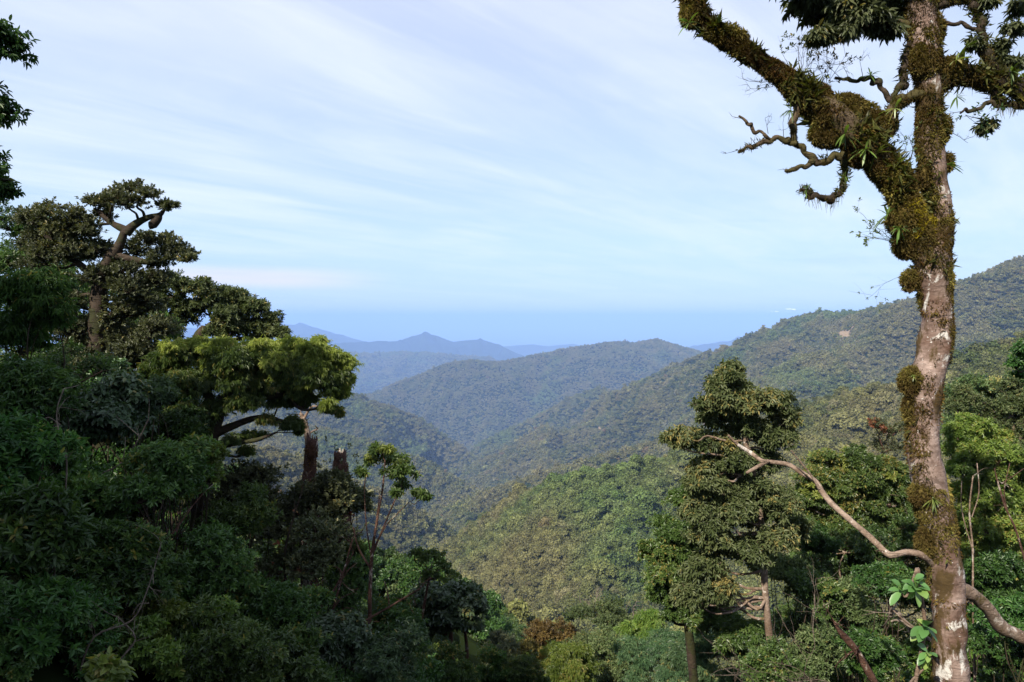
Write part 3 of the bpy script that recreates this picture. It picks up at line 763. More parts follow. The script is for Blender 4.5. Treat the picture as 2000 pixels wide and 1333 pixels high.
LIMBS = [
    # the great leaning limb
    ([(1815, 520, 30), (1795, 465, 32), (1772, 410, 29), (1745, 345, 31), (1705, 300, 34), (1655, 255, 40), (1610, 215, 36), (1570, 185, 27), (1530, 150, 20), (1480, 118, 17), (1440, 92, 16), (1405, 70, 17), (1372, 40, 19), (1352, 10, 19), (1345, -60, 17), (1352, -160, 14), (1340, -260, 9)], M_BARKM, 24, .30),
    # heavy limb leaving to the right
    ([(1818, 175, 20), (1850, 150, 22), (1885, 143, 20), (1925, 158, 18), (1962, 160, 20), (2000, 182, 20), (2050, 200, 18), (2130, 190, 14)], M_BARKD, 14, .30),
    # curved limb between the two forks
    ([(1812, 186, 12), (1785, 190, 14), (1757, 196, 15), (1738, 214, 15), (1742, 242, 16), (1724, 262, 13), (1702, 292, 13)], M_BARKM, 12, .3),
    ([(1742, 205, 9), (1752, 178, 9), (1768, 160, 8), (1764, 135, 9), (1772, 105, 9), (1776, 70, 8), (1785, 30, 8)], M_BARKD, 10, .35),
    ([(1738, 200, 9), (1722, 172, 8), (1706, 156, 8), (1680, 158, 6), (1655, 158, 5), (1632, 152, 3)], M_BARKD, 8, .35),
    # rising limb on the right with its shoots
    ([(1950, 158, 13), (1940, 120, 11), (1922, 95, 12), (1916, 60, 11), (1908, 25, 10), (1890, -10, 9), (1870, -60, 8)], M_BARKD, 10, .35),
    ([(1805, 25, 14), (1850, 5, 13), (1900, -2, 12), (1960, -12, 10), (2040, -30, 9)], M_BARKD, 10, .3),
    ([(1818, 48, 6), (1855, 45, 6), (1888, 52, 6), (1918, 60, 7)], M_BARKD, 8, .3),
    ([(1936, 160, 8), (1945, 190, 9), (1955, 205, 8), (1985, 206, 9), (2020, 208, 9), (2080, 215, 7)], M_BARKD, 8, .35),
    ([(1955, 205, 6), (1925, 203, 5), (1895, 214, 5), (1875, 222, 3)], M_BARKD, 6, .35),
    # leafy limbs of the upper left
    ([(1800, 60, 9), (1760, 45, 8), (1715, 42, 7), (1670, 50, 5), (1620, 60, 3)], M_BARKM, 8, .3),
    ([(1800, -10, 10), (1740, -30, 9), (1670, -40, 8), (1600, -30, 6), (1560, -5, 4)], M_BARKM, 8, .3),
    ([(1796, -60, 10), (1840, -120, 9), (1900, -160, 7)], M_BARKD, 8, .3),
    # crooked bare branches under the great limb
    ([(1650, 300, 12), (1622, 312, 11), (1592, 314, 10), (1570, 297, 8), (1552, 278, 8), (1530, 272, 8), (1500, 276, 7), (1470, 288, 5), (1442, 297, 3)], M_BARKM, 8, .35),
    ([(1515, 272, 6), (1490, 262, 5), (1470, 252, 5), (1460, 238, 4), (1443, 227, 2.5)], M_BARKM, 6, .3),
    ([(1595, 312, 8), (1575, 325, 7), (1555, 330, 6), (1535, 334, 4)], M_BARKM, 8, .35),
    ([(1648, 310, 9), (1649, 345, 9), (1643, 372, 9), (1622, 390, 10), (1596, 388, 9), (1578, 378, 8), (1562, 372, 4)], M_BARKD, 10, .4),
    ([(1560, 200, 12), (1548, 240, 11), (1550, 275, 10)], M_BARKM, 8, .35),
    # long dead branch with peeling tan bark
    ([(1828, 1108, 7.1, 7.5), (1800, 1085, 6.5, 7.4), (1770, 1079, 5.9, 7.4), (1738, 1084, 6.8, 7.4), (1712, 1062, 6.2, 7.5), (1688, 1040, 5.9, 7.6), (1655, 1012, 5.9, 7.7), (1625, 985, 5.6, 7.8), (1606, 962, 5.9, 7.9), (1592, 940, 5.0, 8.0),
      (1566, 924, 4.8, 8.1), (1540, 908, 4.8, 8.2), (1510, 903, 4.1, 8.3), (1488, 900, 4.1, 8.4), (1465, 884, 3.5, 8.5), (1440, 868, 3.0, 8.5), (1422, 850, 1.8, 8.5)], M_BARKT, 14, .22),
    ([(1500, 901, 4, 8.3), (1480, 912, 4, 8.2), (1458, 924, 3, 8.2)], M_BARKT, 8, .2),
    ([(1600, 955, 3, 7.9), (1585, 930, 2, 7.9), (1565, 905, 1.6, 7.9), (1545, 880, 1, 7.9)], M_BARKT, 6, .2),
    # arching root on the right
    ([(1868, 1150, 16, 7.6), (1900, 1163, 13, 7.7), (1930, 1190, 12, 7.8), (1952, 1222, 13, 7.9), (1985, 1240, 13, 8.0), (2025, 1262, 13, 8.1), (2090, 1310, 13, 8.2)], M_BARKT, 12, .25),
]
limb_geo = []
for pts_, mat_, sd_, bu_ in LIMBS:
    B = Bag(); a, b = path(pts_, YB)
    if mat_ is not M_BARKT:
        if sd_ == 24: b = b * .82
        elif b[0] < .075:
            b = b * .66; tt_ = np.linspace(0, len(a) - 1, (len(a) - 1) * 3 + 1)
            a = np.stack([np.interp(tt_, np.arange(len(a)), a[:, k_]) for k_ in range(3)], 1); b = np.interp(tt_, np.arange(len(b)), b)
            a[1:-1] += rng.normal(size=(len(a) - 2, 3)) * .013; b *= rng.uniform(.75, 1.3, len(b))
        else: b = b * .85
    P_, R_, T_, V_ = tube(B, a, b, sd_, 8, .5, bumps=bu_, bfreq=9.0)
    limb_geo.append((P_, R_, T_, V_, mat_))
    nm = 'root' if pts_[0][1] == 1150 else ('dead_branch' if mat_ is M_BARKT else 'limb')
    o = link(nm, B.data(nm, mat_, O_), big_tree)
    if pts_[0][1] == 1108: o['label'] = 'long dead branch with peeling tan bark reaching left'

# moss: a shaggy coat on the limbs and patches down the trunk
mo = Bag()
def m_all(p, o, u): return .12 + .9 * (fbm(p * 3.0, 3, 5) > .45) * 1.0
for gi, (P_, R_, T_, V_, mat_) in enumerate(limb_geo):
    if mat_ is M_BARKT: continue
    area = float((np.linalg.norm(np.diff(P_, axis=0), axis=1) * R_[1:]).sum() * 6.28)
    n_ = int(area * (26000 if gi == 0 else 15000))
    tufts(mo, V_, P_, n_, .040 if gi == 0 else float(np.clip(R_.mean() * .55, .010, .034)), m_all, .35, .09)
def m_trunk(p, o, u):
    pxx = p[:, 2]
    up = np.clip((p[:, 2] - P(0, 620, YB)[2]) / .35, 0, 1) * np.clip((P(0, 395, YB)[2] - p[:, 2]) / .25, 0, 1)
    hi = np.clip((p[:, 2] - P(0, 150, YB)[2]) / .3, 0, 1)
    left = np.clip(-o[:, 0] * 1.6, 0, 1)
    n_ = fbm(p * np.array([2.2, 2.2, 1.5]), 4, 15)
    edge = left * (n_ > .44)
    return np.clip(.95 * up * (n_ > .40) + hi * (n_ > .36) + .9 * edge + (n_ > .60) * .9, 0, 1)
tufts(mo, V1, P1, 60000, .030, m_trunk, .45, .10)
# cushions that stand out from the silhouette
CUSH = [(1776, 548, 14, 20), (1780, 745, 22, 28), (1783, 800, 18, 34), (1786, 850, 14, 26), (1822, 985, 34, 24), (1800, 965, 22, 22), (1808, 1060, 18, 30), (1848, 318, 12, 18), (1800, 480, 30, 30), (1770, 470, 26, 36), (1842, 430, 12, 20), (1808, 60, 34, 40), (1806, 120, 28, 34),
        (1850, 140, 26, 26), (1760, 430, 26, 30), (1690, 235, 30, 34), (1715, 250, 24, 30), (1650, 215, 44, 30), (1620, 262, 40, 26), (1590, 190, 34, 26), (1680, 300, 30, 26), (1555, 168, 22, 22), (1425, 62, 18, 12), (1440, 75, 20, 14), (1350, 30, 20, 24), (1464, 100, 14, 12), (1805, 345, 14, 22), (1845, 250, 10, 24)]
IV3, IT3 = ico(3)
for cx, cy, rx_, ry_ in CUSH:
    c = P(cx, cy, YB - rng.uniform(-.02, .06)); k = YB / F; rr = np.array([rx_ * k, min(rx_, 26) * k * .8, ry_ * k])
    V = IV3 * (1 + .7 * (fbm(IV3 * 2.5 + cx, 3, int(cx)) - .5))[:, None] * rr * .85 + c
    mo.add(V, None, IT3, np.clip(fbm(V * 9, 3, 4) * .8, 0, 1))
    m = int(1500 * (rx_ * ry_) / 600) + 250
    d = nrm(rng.normal(size=(m, 3))); p = c + d * rr * .92
    leaves(mo, p, nrm(d + rng.normal(size=(m, 3)) * .5 + np.array([0, 0, -.35])), d, .042 * rng.uniform(.4, 1.4, m), .09, .05, .3, np.clip(fbm(p * 7, 3, 9) * 1.1 - .1 + rng.normal(size=m) * .12, 0, 1), simple=True)
# hanging strands
hp = []
for gi in (0, 1, 3, 8, 16):
    P_ = limb_geo[gi][0]; R_ = limb_geo[gi][1]
    for _ in range(60):
        i = rng.integers(0, len(P_)); a = P_[i] + np.array([rng.normal() * R_[i] * .5, rng.normal() * R_[i] * .5, -R_[i] * .7])
        hp.append((a, a + np.array([rng.normal() * .02, rng.normal() * .02, -rng.uniform(.03, .13)])))
sticks(mo, [a for a, b in hp], [b for a, b in hp], .003, .001, .35)
link('moss', mo.data('moss', M_MOSS, O_, False), big_tree)
mb = Bag()
tufts(mb, limb_geo[0][3], limb_geo[0][0], 9000, .04, lambda p, o, u: (fbm(p * 4, 3, 88) > .56) * 1.0, .4, .12)
tufts(mb, V1, P1, 14000, .03, lambda p, o, u: (fbm(p * 3, 3, 89) > .57) * 1.0 * (.3 + .7 * (o[:, 0] < 0)), .4, .12)
link('moss', mb.data('moss', M_MOSSB, O_, False), big_tree)['label'] = 'rusty brown moss'
my = Bag()
YC = P(1778, 430, YB)
tufts(my, limb_geo[0][3], limb_geo[0][0], 60000, .034, lambda p, o, u: ((np.linalg.norm((p - YC) * np.array([1, .5, .8]), axis=1) + .12 * fbm(p * 8, 3, 21)) < .20) * (.3 + (o[:, 1] < .2)), .3, .15)
tufts(my, V1, P1, 60000, .030, lambda p, o, u: ((np.linalg.norm((p - P(1800, 440, YB)) * np.array([1, .5, .8]), axis=1) + .12 * fbm(p * 8, 3, 21)) < .18) * 1.0, .3, .15)
link('moss', my.data('moss', M_MOSSY, O_, False), big_tree)['label'] = 'bright yellow moss at the fork'

ff = Bag()
for gi, n_ in ((0, 2600), (1, 900), (2, 200), (3, 160), (5, 500), (6, 300), (8, 250), (16, 260), (13, 120)):
    tufts(ff, limb_geo[gi][3], limb_geo[gi][0], n_, .10 if gi in (0, 1) else .06, lambda p, o, u: (fbm(p * 4.5, 3, 33) > .50) * (.35 + .65 * (o[:, 2] > -.2)), -.15, .07, .8)
tufts(ff, V1, P1, 2200, .07, lambda p, o, u: m_trunk(p, o, u) * (fbm(p * 4.0, 3, 34) > .52), .1, .07, .9)
link('fern_fringe', ff.data('fern_fringe', M_FRINGE, O_, False), big_tree)

# leafy crown of the tall tree
cr = Bag(); ctw = Bag()
bl = px_blobs([(1570, 10, 38, 34), (1610, 35, 42, 36), (1655, 25, 42, 32), (1690, 55, 40, 26), (1640, 62, 30, 24), (1600, 75, 18, 16), (1740, 20, 36, 24), (1730, 62, 30, 16), (1560, -40, 60, 40), (1640, -50, 70, 40), (1720, -60, 70, 50)], YB, .3)
crown(cr, ctw, bl, SPEC['droop'], .8, 10, .9, .35, -.1, .3, .003)
bl = px_blobs([(1985, 20, 22, 22), (1972, 60, 20, 14), (1935, 10, 16, 12), (1955, 95, 22, 14), (1945, 120, 16, 12), (1985, 130, 14, 20), (1900, 85, 14, 16), (1925, 250, 10, 12)], YB, .3)
crown(cr, ctw, bl, SPEC['droop'], .30, 6, .75, .3, .2, .3, .002)
bl = px_blobs([(1900, -150, 70, 50), (1780, -260, 110, 70), (1660, -200, 110, 60), (1350, -200, 90, 50), (1330, -300, 90, 50)], YB, .5)
crown(cr, ctw, bl, SPEC['droop'], .35, 8, 1.0, .4, .0, .4, .004)
link('crown', cr.data('crown', M_DUSKY, O_, False), big_tree)

def twiggy(bag, a, d0, n, L, r, depth, g=rng, curl=.35, ends=None):
    """bare branching twigs"""
    a = np.asarray(a, float); d = nrm(np.asarray(d0, float))
    seg = max(2, int(L / .06)); A = [a]; dd = d
    for _ in range(seg):
        dd = nrm(dd + g.normal(size=3) * curl * .35 + np.array([0, 0, .03])); A.append(A[-1] + dd * L / seg)
    A = np.array(A); sticks(bag, A[:-1], A[1:], np.linspace(r, r * .6, seg), np.linspace(r * .9, r * .5, seg))
    if ends is not None: ends.append((A[-1], dd))
    if depth > 0:
        for _ in range(n):
            i = g.integers(1, len(A)); twiggy(bag, A[i], dd * .8 + g.normal(size=3) * .7, n, L * g.uniform(.4, .7), r * .6, depth - 1, g, curl, ends)
tw = ctw
for (px, py, dx, dz, L, dp) in [(1440, 294, -1, -.2, .12, 1), (1448, 232, -1, .3, .10, 1), (1500, 262, -.4, 1, .16, 2), (1478, 285, -.6, .3, .14, 2), (1530, 268, -.2, 1, .14, 2), (1575, 380, -1, .3, .1, 1), (1540, 332, -1, 0, .08, 1),
                            (1640, 152, -.8, .8, .18, 2), (1660, 156, 0, 1, .14, 2), (1685, 150, -.3, 1, .16, 2), (1880, 218, -1, -.3, .15, 2), (1960, 140, .6, .6, .2, 2), (1500, 160, -1, .2, .25, 2), (1510, 170, -1, -.1, .25, 2), (1860, 260, 1, -.5, .25, 2), (1560, 120, -.2, 1, .25, 2)]:
    twiggy(tw, P(px, py, YB), (dx, rng.normal() * .3, dz), 3, L, .0035, dp)
link('twigs', ctw.data('twigs', M_BARKD, O_), big_tree)

# plants perched on it: each a thing of its own
def rosette(name, label, cat, px, py, Y, n, L, W, mat, out=(0, -1, .3), spread=.9, droop=.35, fold=.08, group=None, tint=None, hang=0.0):
    c = P(px, py, Y); bag = Bag()
    d = nrm(rng.normal(size=(n, 3)) * spread + np.asarray(out) * .8)
    d = nrm(d + np.array([0, 0, -hang]))
    # each blade in two bent pieces for a natural arch
    l = L * rng.uniform(.55, 1.2, n); S = nrm(np.cross(d, np.array([0, 0, 1.0]) + rng.normal(size=(n, 3)) * .2)); U = np.cross(S, d)
    tt = np.array([0, .18, .42, .68, .88, 1.0]); wv = np.array([.15, .7, 1, .85, .45, .02])
    V = c + d[:, None] * (tt[None, :, None] * l[:, None, None]) - np.array([0, 0, 1.0]) * (droop * l)[:, None, None] * (tt ** 2)[None, :, None]
    Lf_ = V - S[:, None] * (wv * 1.0)[None, :, None] * (W * l)[:, None, None] + U[:, None] * fold * (wv[None, :, None] * l[:, None, None] * W)
    Rt_ = V + S[:, None] * (wv * 1.0)[None, :, None] * (W * l)[:, None, None] + U[:, None] * fold * (wv[None, :, None] * l[:, None, None] * W)
    A = np.stack([Lf_, V, Rt_], 2).reshape(-1, 3); b = np.arange(n)[:, None] * 18; Q = []
    for k in range(5):
        Q.append(b + np.array([[k * 3, k * 3 + 1, k * 3 + 4, k * 3 + 3]])); Q.append(b + np.array([[k * 3 + 1, k * 3 + 2, k * 3 + 5, k * 3 + 4]]))
    tn = np.repeat(rng.random(n) if tint is None else np.clip(tint + rng.normal(size=n) * .15, 0, 1), 18)
    bag.add(A, np.concatenate(Q), None, tn)
    me = bag.data(name, mat, c, True)
    return tag(link(name, me, None, c), label, cat, group)

EG = 'strap-leaved epiphytes perched on the mossy tree'
for (px, py, n, L, lab, out, tn) in [
    (1748, 212, 9, .15, 'pale green strap-leaved epiphyte on the curved limb between the forks', (-.3, -1, .2), .8),
    (1690, 292, 10, .17, 'epiphyte with long green blades under the thickest moss', (-.6, -1, .1), .55),
    (1650, 262, 12, .20, 'dark epiphyte with broad blades in the heaviest moss of the leaning limb', (-.2, -1, -.2), .2),
    (1712, 300, 8, .16, 'epiphyte just left of the great limb bend', (.8, -1, .3), .5),
    (1752, 320, 7, .17, 'glossy epiphyte beside the gap between limb and trunk', (.8, -.8, .1), .6),
    (1738, 268, 8, .11, 'small yellow-green epiphyte at the foot of the curved limb', (.1, -1, .4), .9),
    (1733, 420, 10, .18, 'grey-green strap epiphyte left of the yellow moss', (-1, -.5, .4), .35),
    (1755, 445, 14, .13, 'shaggy epiphyte just under the yellow moss', (-.7, -1, -.3), .3),
    (1345, 45, 16, .15, 'bristly epiphyte on the tip of the leaning limb', (-1, -.4, 0), .3),
    (1404, 45, 12, .10, 'upright grassy epiphyte near the tip of the leaning limb', (.2, -.4, 1), .25),
    (1868, 118, 16, .17, 'big green-bladed epiphyte at the fork of the right limb', (.4, -1, .5), .75),
    (1885, 95, 12, .16, 'dark spiky epiphyte above the fork of the right limb', (.5, -.3, 1), .1),
    (1975, 140, 11, .16, 'spiky epiphyte standing on the right limb near the frame edge', (.3, -.3, 1), .1),
    (1868, 190, 12, .14, 'hanging epiphyte below the fork of the right limb', (.6, -.5, -.4), .15),
    (1700, 148, 10, .12, 'spiky epiphyte on the small dead branch between the forks', (0, -.4, 1), .2),
    (1850, 322, 8, .15, 'thin drooping epiphyte on the right edge of the trunk', (1, -.3, .1), .15),
    (1598, 90, 8, .08, 'tiny epiphyte above the middle of the leaning limb', (0, -.4, 1), .3),
    (1545, 215, 14, .13, 'wispy epiphyte hanging at the left of the leaning limb', (-.8, -.3, -.5), .15),
    (1650, 345, 12, .10, 'bristly epiphyte on the hanging mossy hook', (-.4, -.5, .2), .15),
    (1575, 370, 10, .09, 'grassy epiphyte at the end of the hanging mossy hook', (-.4, -.5, .6), .15),
    (1822, 975, 26, .10, 'ferny tuft on the lower trunk above the dead branch', (.1, -1, -.3), .5),
    (1785, 735, 16, .08, 'green fern tuft on the left edge of the trunk', (-.6, -1, .2), .8)]:
    rosette('epiphyte', lab, 'epiphyte', px, py, YB - .16, n, L, .07, M_STRAP, out, .75, .35, group=EG, tint=tn)

# small twiggy shrubs growing out of the moss
def twig_shrub(label, px, py, Y, dirs, L, leafmat, dens, group=None, sc_=.5, r=.003):
    c = P(px, py, Y); root = empty('twiggy_shrub', c); tag(root, label, 'shrub', group)
    Wd = Bag(); Lf = Bag(); ends = []
    for d in dirs: twiggy(Wd, c, d, 3, L, r, 2, ends=ends)
    link('stems', Wd.data('stems', M_BARKD, c), root)
    k = [e for e in ends if rng.random() < dens]
    S = np.array([e[0] for e in k]); D = np.array([e[1] for e in k])
    sp = dict(SPEC['oval']); sp['k'] = 5
    sprigs(Lf, S, D, sp, rng.random(len(S)) * .6 + .2, sc_)
    link('leaves', Lf.data('leaves', leafmat, c, False), root)
SG = 'twiggy shrubs growing on the mossy tree'
twig_shrub('airy twiggy shrub rising from the middle of the leaning limb', 1565, 165, YB, [(-.1, .1, 1), (.2, -.2, 1), (.4, .2, .8), (-.3, 0, .9), (.6, 0, .8)], .42, M_OLIVE, .6, SG)
twig_shrub('rust-tinged twiggy shrub at the top of the leaning limb moss', 1612, 170, YB, [(-.1, -.3, 1), (.2, -.2, 1), (.5, 0, .7), (-.4, 0, .8)], .34, M_ORANGE, .6, SG)
twig_shrub('small-leaved shrub sticking out left below the fork', 1745, 470, YB, [(-1, -.1, .35), (-1, .1, .1), (-.8, 0, .7), (-1, 0, -.15)], .34, M_OLIVE, .8, SG)
twig_shrub('thin single twig pointing left above the mountain crest', 1768, 536, YB, [(-1, 0, -.15)], .50, M_OLIVE, .5, SG, .35, .002)
twig_shrub('wispy shrub in the gap between limb and trunk', 1770, 330, YB, [(.1, .1, 1), (.4, 0, .8), (-.2, .1, 1)], .26, M_OLIVE, .7, SG, .4)
twig_shrub('thin dangling twig with a tuft of leaves near the right frame edge', 1885, 225, YB, [(1, 0, -.5), (.8, 0, -.8)], .20, M_GREEN, .8, SG, .5)
twig_shrub('bare fine twigs left of the leaning limb', 1530, 160, YB, [(-1, 0, .15), (-1, 0, -.1), (-.9, 0, .4)], .24, M_OLIVE, .1, SG, .4, .002)

# broad-leaved plant at the foot of the tall tree
YP = 7.1
bp = empty('broad_leaved_plant', P(1780, 1400, YP)); tag(bp, 'broad-leaved plant with glossy rosettes climbing beside the tall trunk', 'plant')
ob_ = P(1780, 1400, YP); Wd = Bag()
for ln in [[(1780, 1400, 4.2), (1788, 1330, 3.9), (1800, 1270, 3.6), (1806, 1220, 3.6), (1800, 1170, 3.6), (1792, 1110, 3.6), (1788, 1140, 2.6)] ,
           [(1790, 1110, 2.4), (1770, 1165, 2.4), (1755, 1150, 1.8)], [(1806, 1240, 1.8), (1770, 1216, 1.8), (1742, 1190, 1.2)], [(1760, 1400, 3.0), (1770, 1345, 2.4), (1800, 1310, 2.4), (1820, 1285, 1.8)], [(1800, 1290, 2.4), (1812, 1260, 1.8)]]:
    a, b = path([(x, y, r_) for x, y, r_ in ln], YP); tube(Wd, a, b, 8, 4, .5, bumps=.2)
link('stem', Wd.data('stem', M_BARKT, ob_), bp)
LB = Bag()
def bigleaves(bag, px, py, n, L, out, W=.24):
    c = P(px, py, YP - .04); d = nrm(rng.normal(size=(n, 3)) * .75 + np.asarray(out))
    S = nrm(np.cross(d, np.array([0, -.4, 1.0]) + rng.normal(size=(n, 3)) * .15)); U = np.cross(S, d)
    l = L * rng.uniform(.7, 1.15, n); tt = np.array([0, .12, .35, .6, .82, .95, 1.0]); wv = np.array([.08, .25, .75, 1, .8, .35, .02])
    V = c + d[:, None] * (tt[None, :, None] * l[:, None, None]) - np.array([0, 0, .28]) * l[:, None, None] * (tt ** 2)[None, :, None]
    e = (wv[None, :, None] * (W * l)[:, None, None])
    A = np.stack([V - S[:, None] * e + U[:, None] * e * .35, V, V + S[:, None] * e + U[:, None] * e * .35], 2).reshape(-1, 3)
    b = np.arange(n)[:, None] * 21; Q = []
    for k in range(6):
        Q.append(b + np.array([[k * 3, k * 3 + 1, k * 3 + 4, k * 3 + 3]])); Q.append(b + np.array([[k * 3 + 1, k * 3 + 2, k * 3 + 5, k * 3 + 4]]))
    bag.add(A, np.concatenate(Q), None, np.repeat(np.clip(rng.normal(.45, .25, n), 0, 1), 21))
bigleaves(LB, 1788, 1150, 12, .19, (0, -.4, .5)); bigleaves(LB, 1762, 1154, 6, .15, (-1, -.3, .1)); bigleaves(LB, 1808, 1225, 10, .17, (-.4, -.5, .0)); bigleaves(LB, 1812, 1275, 7, .16, (-.5, -.6, -.1)); bigleaves(LB, 1785, 1135, 4, .13, (.1, -.1, 1))
link('leaves', LB.data('leaves', M_BIGLEAF, ob_, True), bp)

# ------------------------------------------------------------------ right side trees
tree('conical_tree', 'conical tree with drooping olive leaves and slim pale trunk', 'tree', 12.0,
     [(1512, 1360, 8), (1503, 1250, 7), (1494, 1150, 6.5), (1490, 1060, 6.5), (1478, 960, 6), (1455, 860, 5), (1436, 780, 3.5), (1430, 725, 2)],
     [(1430, 728, 22, 20), (1418, 752, 32, 22), (1450, 768, 34, 22), (1398, 792, 36, 24), (1470, 790, 40, 28), (1436, 812, 42, 26), (1506, 800, 32, 26), (1530, 825, 26, 22), (1392, 826, 24, 20), (1330, 852, 30, 18), (1368, 866, 36, 22),
      (1310, 858, 14, 10), (1412, 874, 40, 26), (1470, 850, 42, 28), (1515, 862, 34, 28), (1440, 910, 36, 30), (1490, 905, 34, 26), (1402, 925, 40, 30), (1380, 960, 42, 28), (1440, 968, 46, 30), (1492, 965, 40, 28),
      (1425, 1010, 50, 30), (1482, 1012, 44, 28), (1378, 1005, 38, 28), (1530, 1000, 34, 26), (1556, 1040, 34, 26), (1400, 1060, 46, 34), (1446, 1090, 44, 34), (1520, 1060, 34, 30), (1380, 1110, 40, 30), (1405, 1150, 32, 26), (1350, 1165, 34, 28)],
     'conic', M_OLIVE, M_BARKT, dens=.85, clumps=10, scale=.85, tbias=.14, lo=.22, more=34)
tree('bushy_tree', 'bushy tree of glossy yellow-green leaves left of the conical tree', 'tree', 13.5,
     [(1360, 1400, 9), (1350, 1280, 9), (1340, 1180, 8), (1335, 1090, 6), (1340, 1010, 4)],
     [(1352, 960, 26, 24), (1372, 930, 20, 18), (1330, 990, 32, 26), (1365, 1000, 34, 28), (1296, 1040, 24, 24), (1320, 1050, 36, 28), (1262, 1070, 14, 12), (1300, 1085, 34, 26), (1345, 1090, 36, 30), (1298, 1130, 30, 28), (1330, 1150, 38, 32), (1290, 1165, 24, 22), (1350, 1200, 40, 30), (1312, 1195, 30, 24), (1390, 1220, 40, 34)],
     'rosette', M_MID, M_BARKD, dens=1.0, clumps=9, scale=.75, more=14, tbias=.15)
tree('leafy_tree', 'sunny tree topped by new yellow-green leaves behind the dead branch', 'tree', 19.0,
     [(1690, 1300, 7), (1680, 1180, 7), (1670, 1060, 6), (1665, 960, 4)],
     [(1612, 905, 24, 16), (1640, 920, 30, 20), (1680, 905, 34, 20), (1715, 915, 28, 18), (1592, 935, 26, 18), (1625, 950, 34, 22), (1670, 945, 38, 24), (1715, 950, 36, 22), (1745, 935, 24, 20), (1580, 975, 30, 22), (1640, 985, 40, 26), (1700, 990, 42, 26), (1750, 980, 30, 24), (1560, 1010, 26, 22), (1610, 1030, 42, 30), (1670, 1040, 42, 30), (1740, 1030, 40, 30), (1600, 1090, 44, 34), (1660, 1110, 46, 34), (1730, 1090, 44, 34)],
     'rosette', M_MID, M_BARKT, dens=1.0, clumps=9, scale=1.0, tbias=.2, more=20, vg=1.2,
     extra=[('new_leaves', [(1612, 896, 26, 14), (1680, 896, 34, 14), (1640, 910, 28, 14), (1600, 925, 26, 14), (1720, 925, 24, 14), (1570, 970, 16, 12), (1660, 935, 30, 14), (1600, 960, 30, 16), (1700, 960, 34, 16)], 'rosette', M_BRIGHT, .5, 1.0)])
tree('leafy_tree', 'bright green sunlit tree right of the tall trunk', 'tree', 15.0,
     [(1930, 1380, 7), (1925, 1250, 7), (1915, 1100, 6), (1905, 980, 5), (1905, 900, 3)],
     [(1870, 850, 22, 18), (1900, 835, 26, 18), (1935, 858, 30, 20), (1880, 880, 32, 22), (1925, 890, 36, 24), (1965, 905, 32, 24), (1995, 930, 30, 26), (1890, 925, 32, 24), (1940, 935, 38, 24), (1880, 975, 32, 26), (1930, 985, 40, 28), (1980, 980, 36, 28), (1900, 1030, 36, 28), (1960, 1040, 42, 30), (2010, 1020, 40, 30), (1900, 1085, 34, 28), (1960, 1105, 40, 30)],
     'rosette', M_FRESH, M_BARKT, dens=1.0, clumps=9, scale=.85, tbias=.2, more=24, vg=1.2)
tree('slender_tree', 'slender grey-green tree at the right frame edge above the bright green tree', 'tree', 20.0,
     [(2010, 1200, 6), (1990, 1000, 6), (1980, 880, 5), (1975, 800, 3)],
     [(1975, 770, 26, 22), (2005, 790, 30, 26), (1950, 800, 26, 20), (1985, 830, 34, 26), (1940, 840, 26, 20), (1900, 790, 20, 14), (2020, 850, 34, 30), (1960, 870, 30, 24), (1880, 770, 16, 12), (1860, 800, 18, 14)],
     'small', M_OLIVE, M_BARKT, dens=1.1, clumps=9, scale=1.4, more=12, vg=1.2)
tree('leaning_tree', 'dark-leaved branch end cut by the right frame edge below the mountain crest', 'tree', 14.0,
     [(2120, 1100, 8), (2100, 900, 7), (2060, 780, 6), (2020, 720, 4)],
     [(1996, 690, 16, 14), (1985, 720, 14, 18), (2005, 740, 14, 18), (2030, 700, 34, 30), (2060, 740, 44, 36)],
     'conic', M_GREEN, M_BARKD, dens=1.0, clumps=6, scale=.9)
tree('rusty_shrub', 'sparse reddish-leaved shrub top just left of the tall trunk', 'shrub', 22.0,
     [(1740, 1100, 4), (1735, 960, 4), (1725, 880, 3)], [(1708, 835, 18, 14), (1732, 850, 22, 16), (1750, 875, 20, 18), (1722, 880, 24, 16), (1760, 840, 12, 14)],
     'small', M_DUSKY, M_BARKR, dens=.7, clumps=6, scale=1.5, extra=[('red_leaves', [(1708, 830, 14, 10), (1735, 845, 12, 8)], 'small', M_RED, .12, 1.4)])

# thin tan stems among the bushes
def stems(name, label, cat, Y, lines, mat, group=None):
    a0, _ = path([lines[0][0]], Y); root = None; B = Bag()
    for ln in lines:
        a, b = path(ln, Y)
        if name == 'bare_sapling': b = b * .38
        a[1:-1] += rng.normal(size=(len(a) - 2, 3)) * .02; tube(B, a, b, 7, 4, .5, bumps=.3)
        if len(ln) > 3:
            for _ in range(4):
                i_ = rng.integers(1, len(a)); twiggy(B, a[i_], rng.normal(size=3) + np.array([0, 0, .5]), 3, .22, b[i_] * .4, 1)
    o = link(name, B.data(name, mat, a0[0]), None, a0[0]); return tag(o, label, cat, group)
DG = 'bare stems and dead twigs'
stems('bare_sapling', 'bare tan sapling stems right of the tall trunk', 'sapling', 10.5, [[(1905, 1400, 7), (1902, 1300, 6), (1898, 1180, 5), (1898, 1080, 5), (1896, 1000, 4), (1900, 930, 3)], [(1898, 1070, 3), (1885, 1000, 2.5), (1878, 940, 2)], [(1898, 1010, 3), (1912, 960, 2.5), (1908, 905, 2)], [(1896, 1250, 3), (1930, 1228, 3), (1948, 1222, 2)]], M_BARKT, DG)
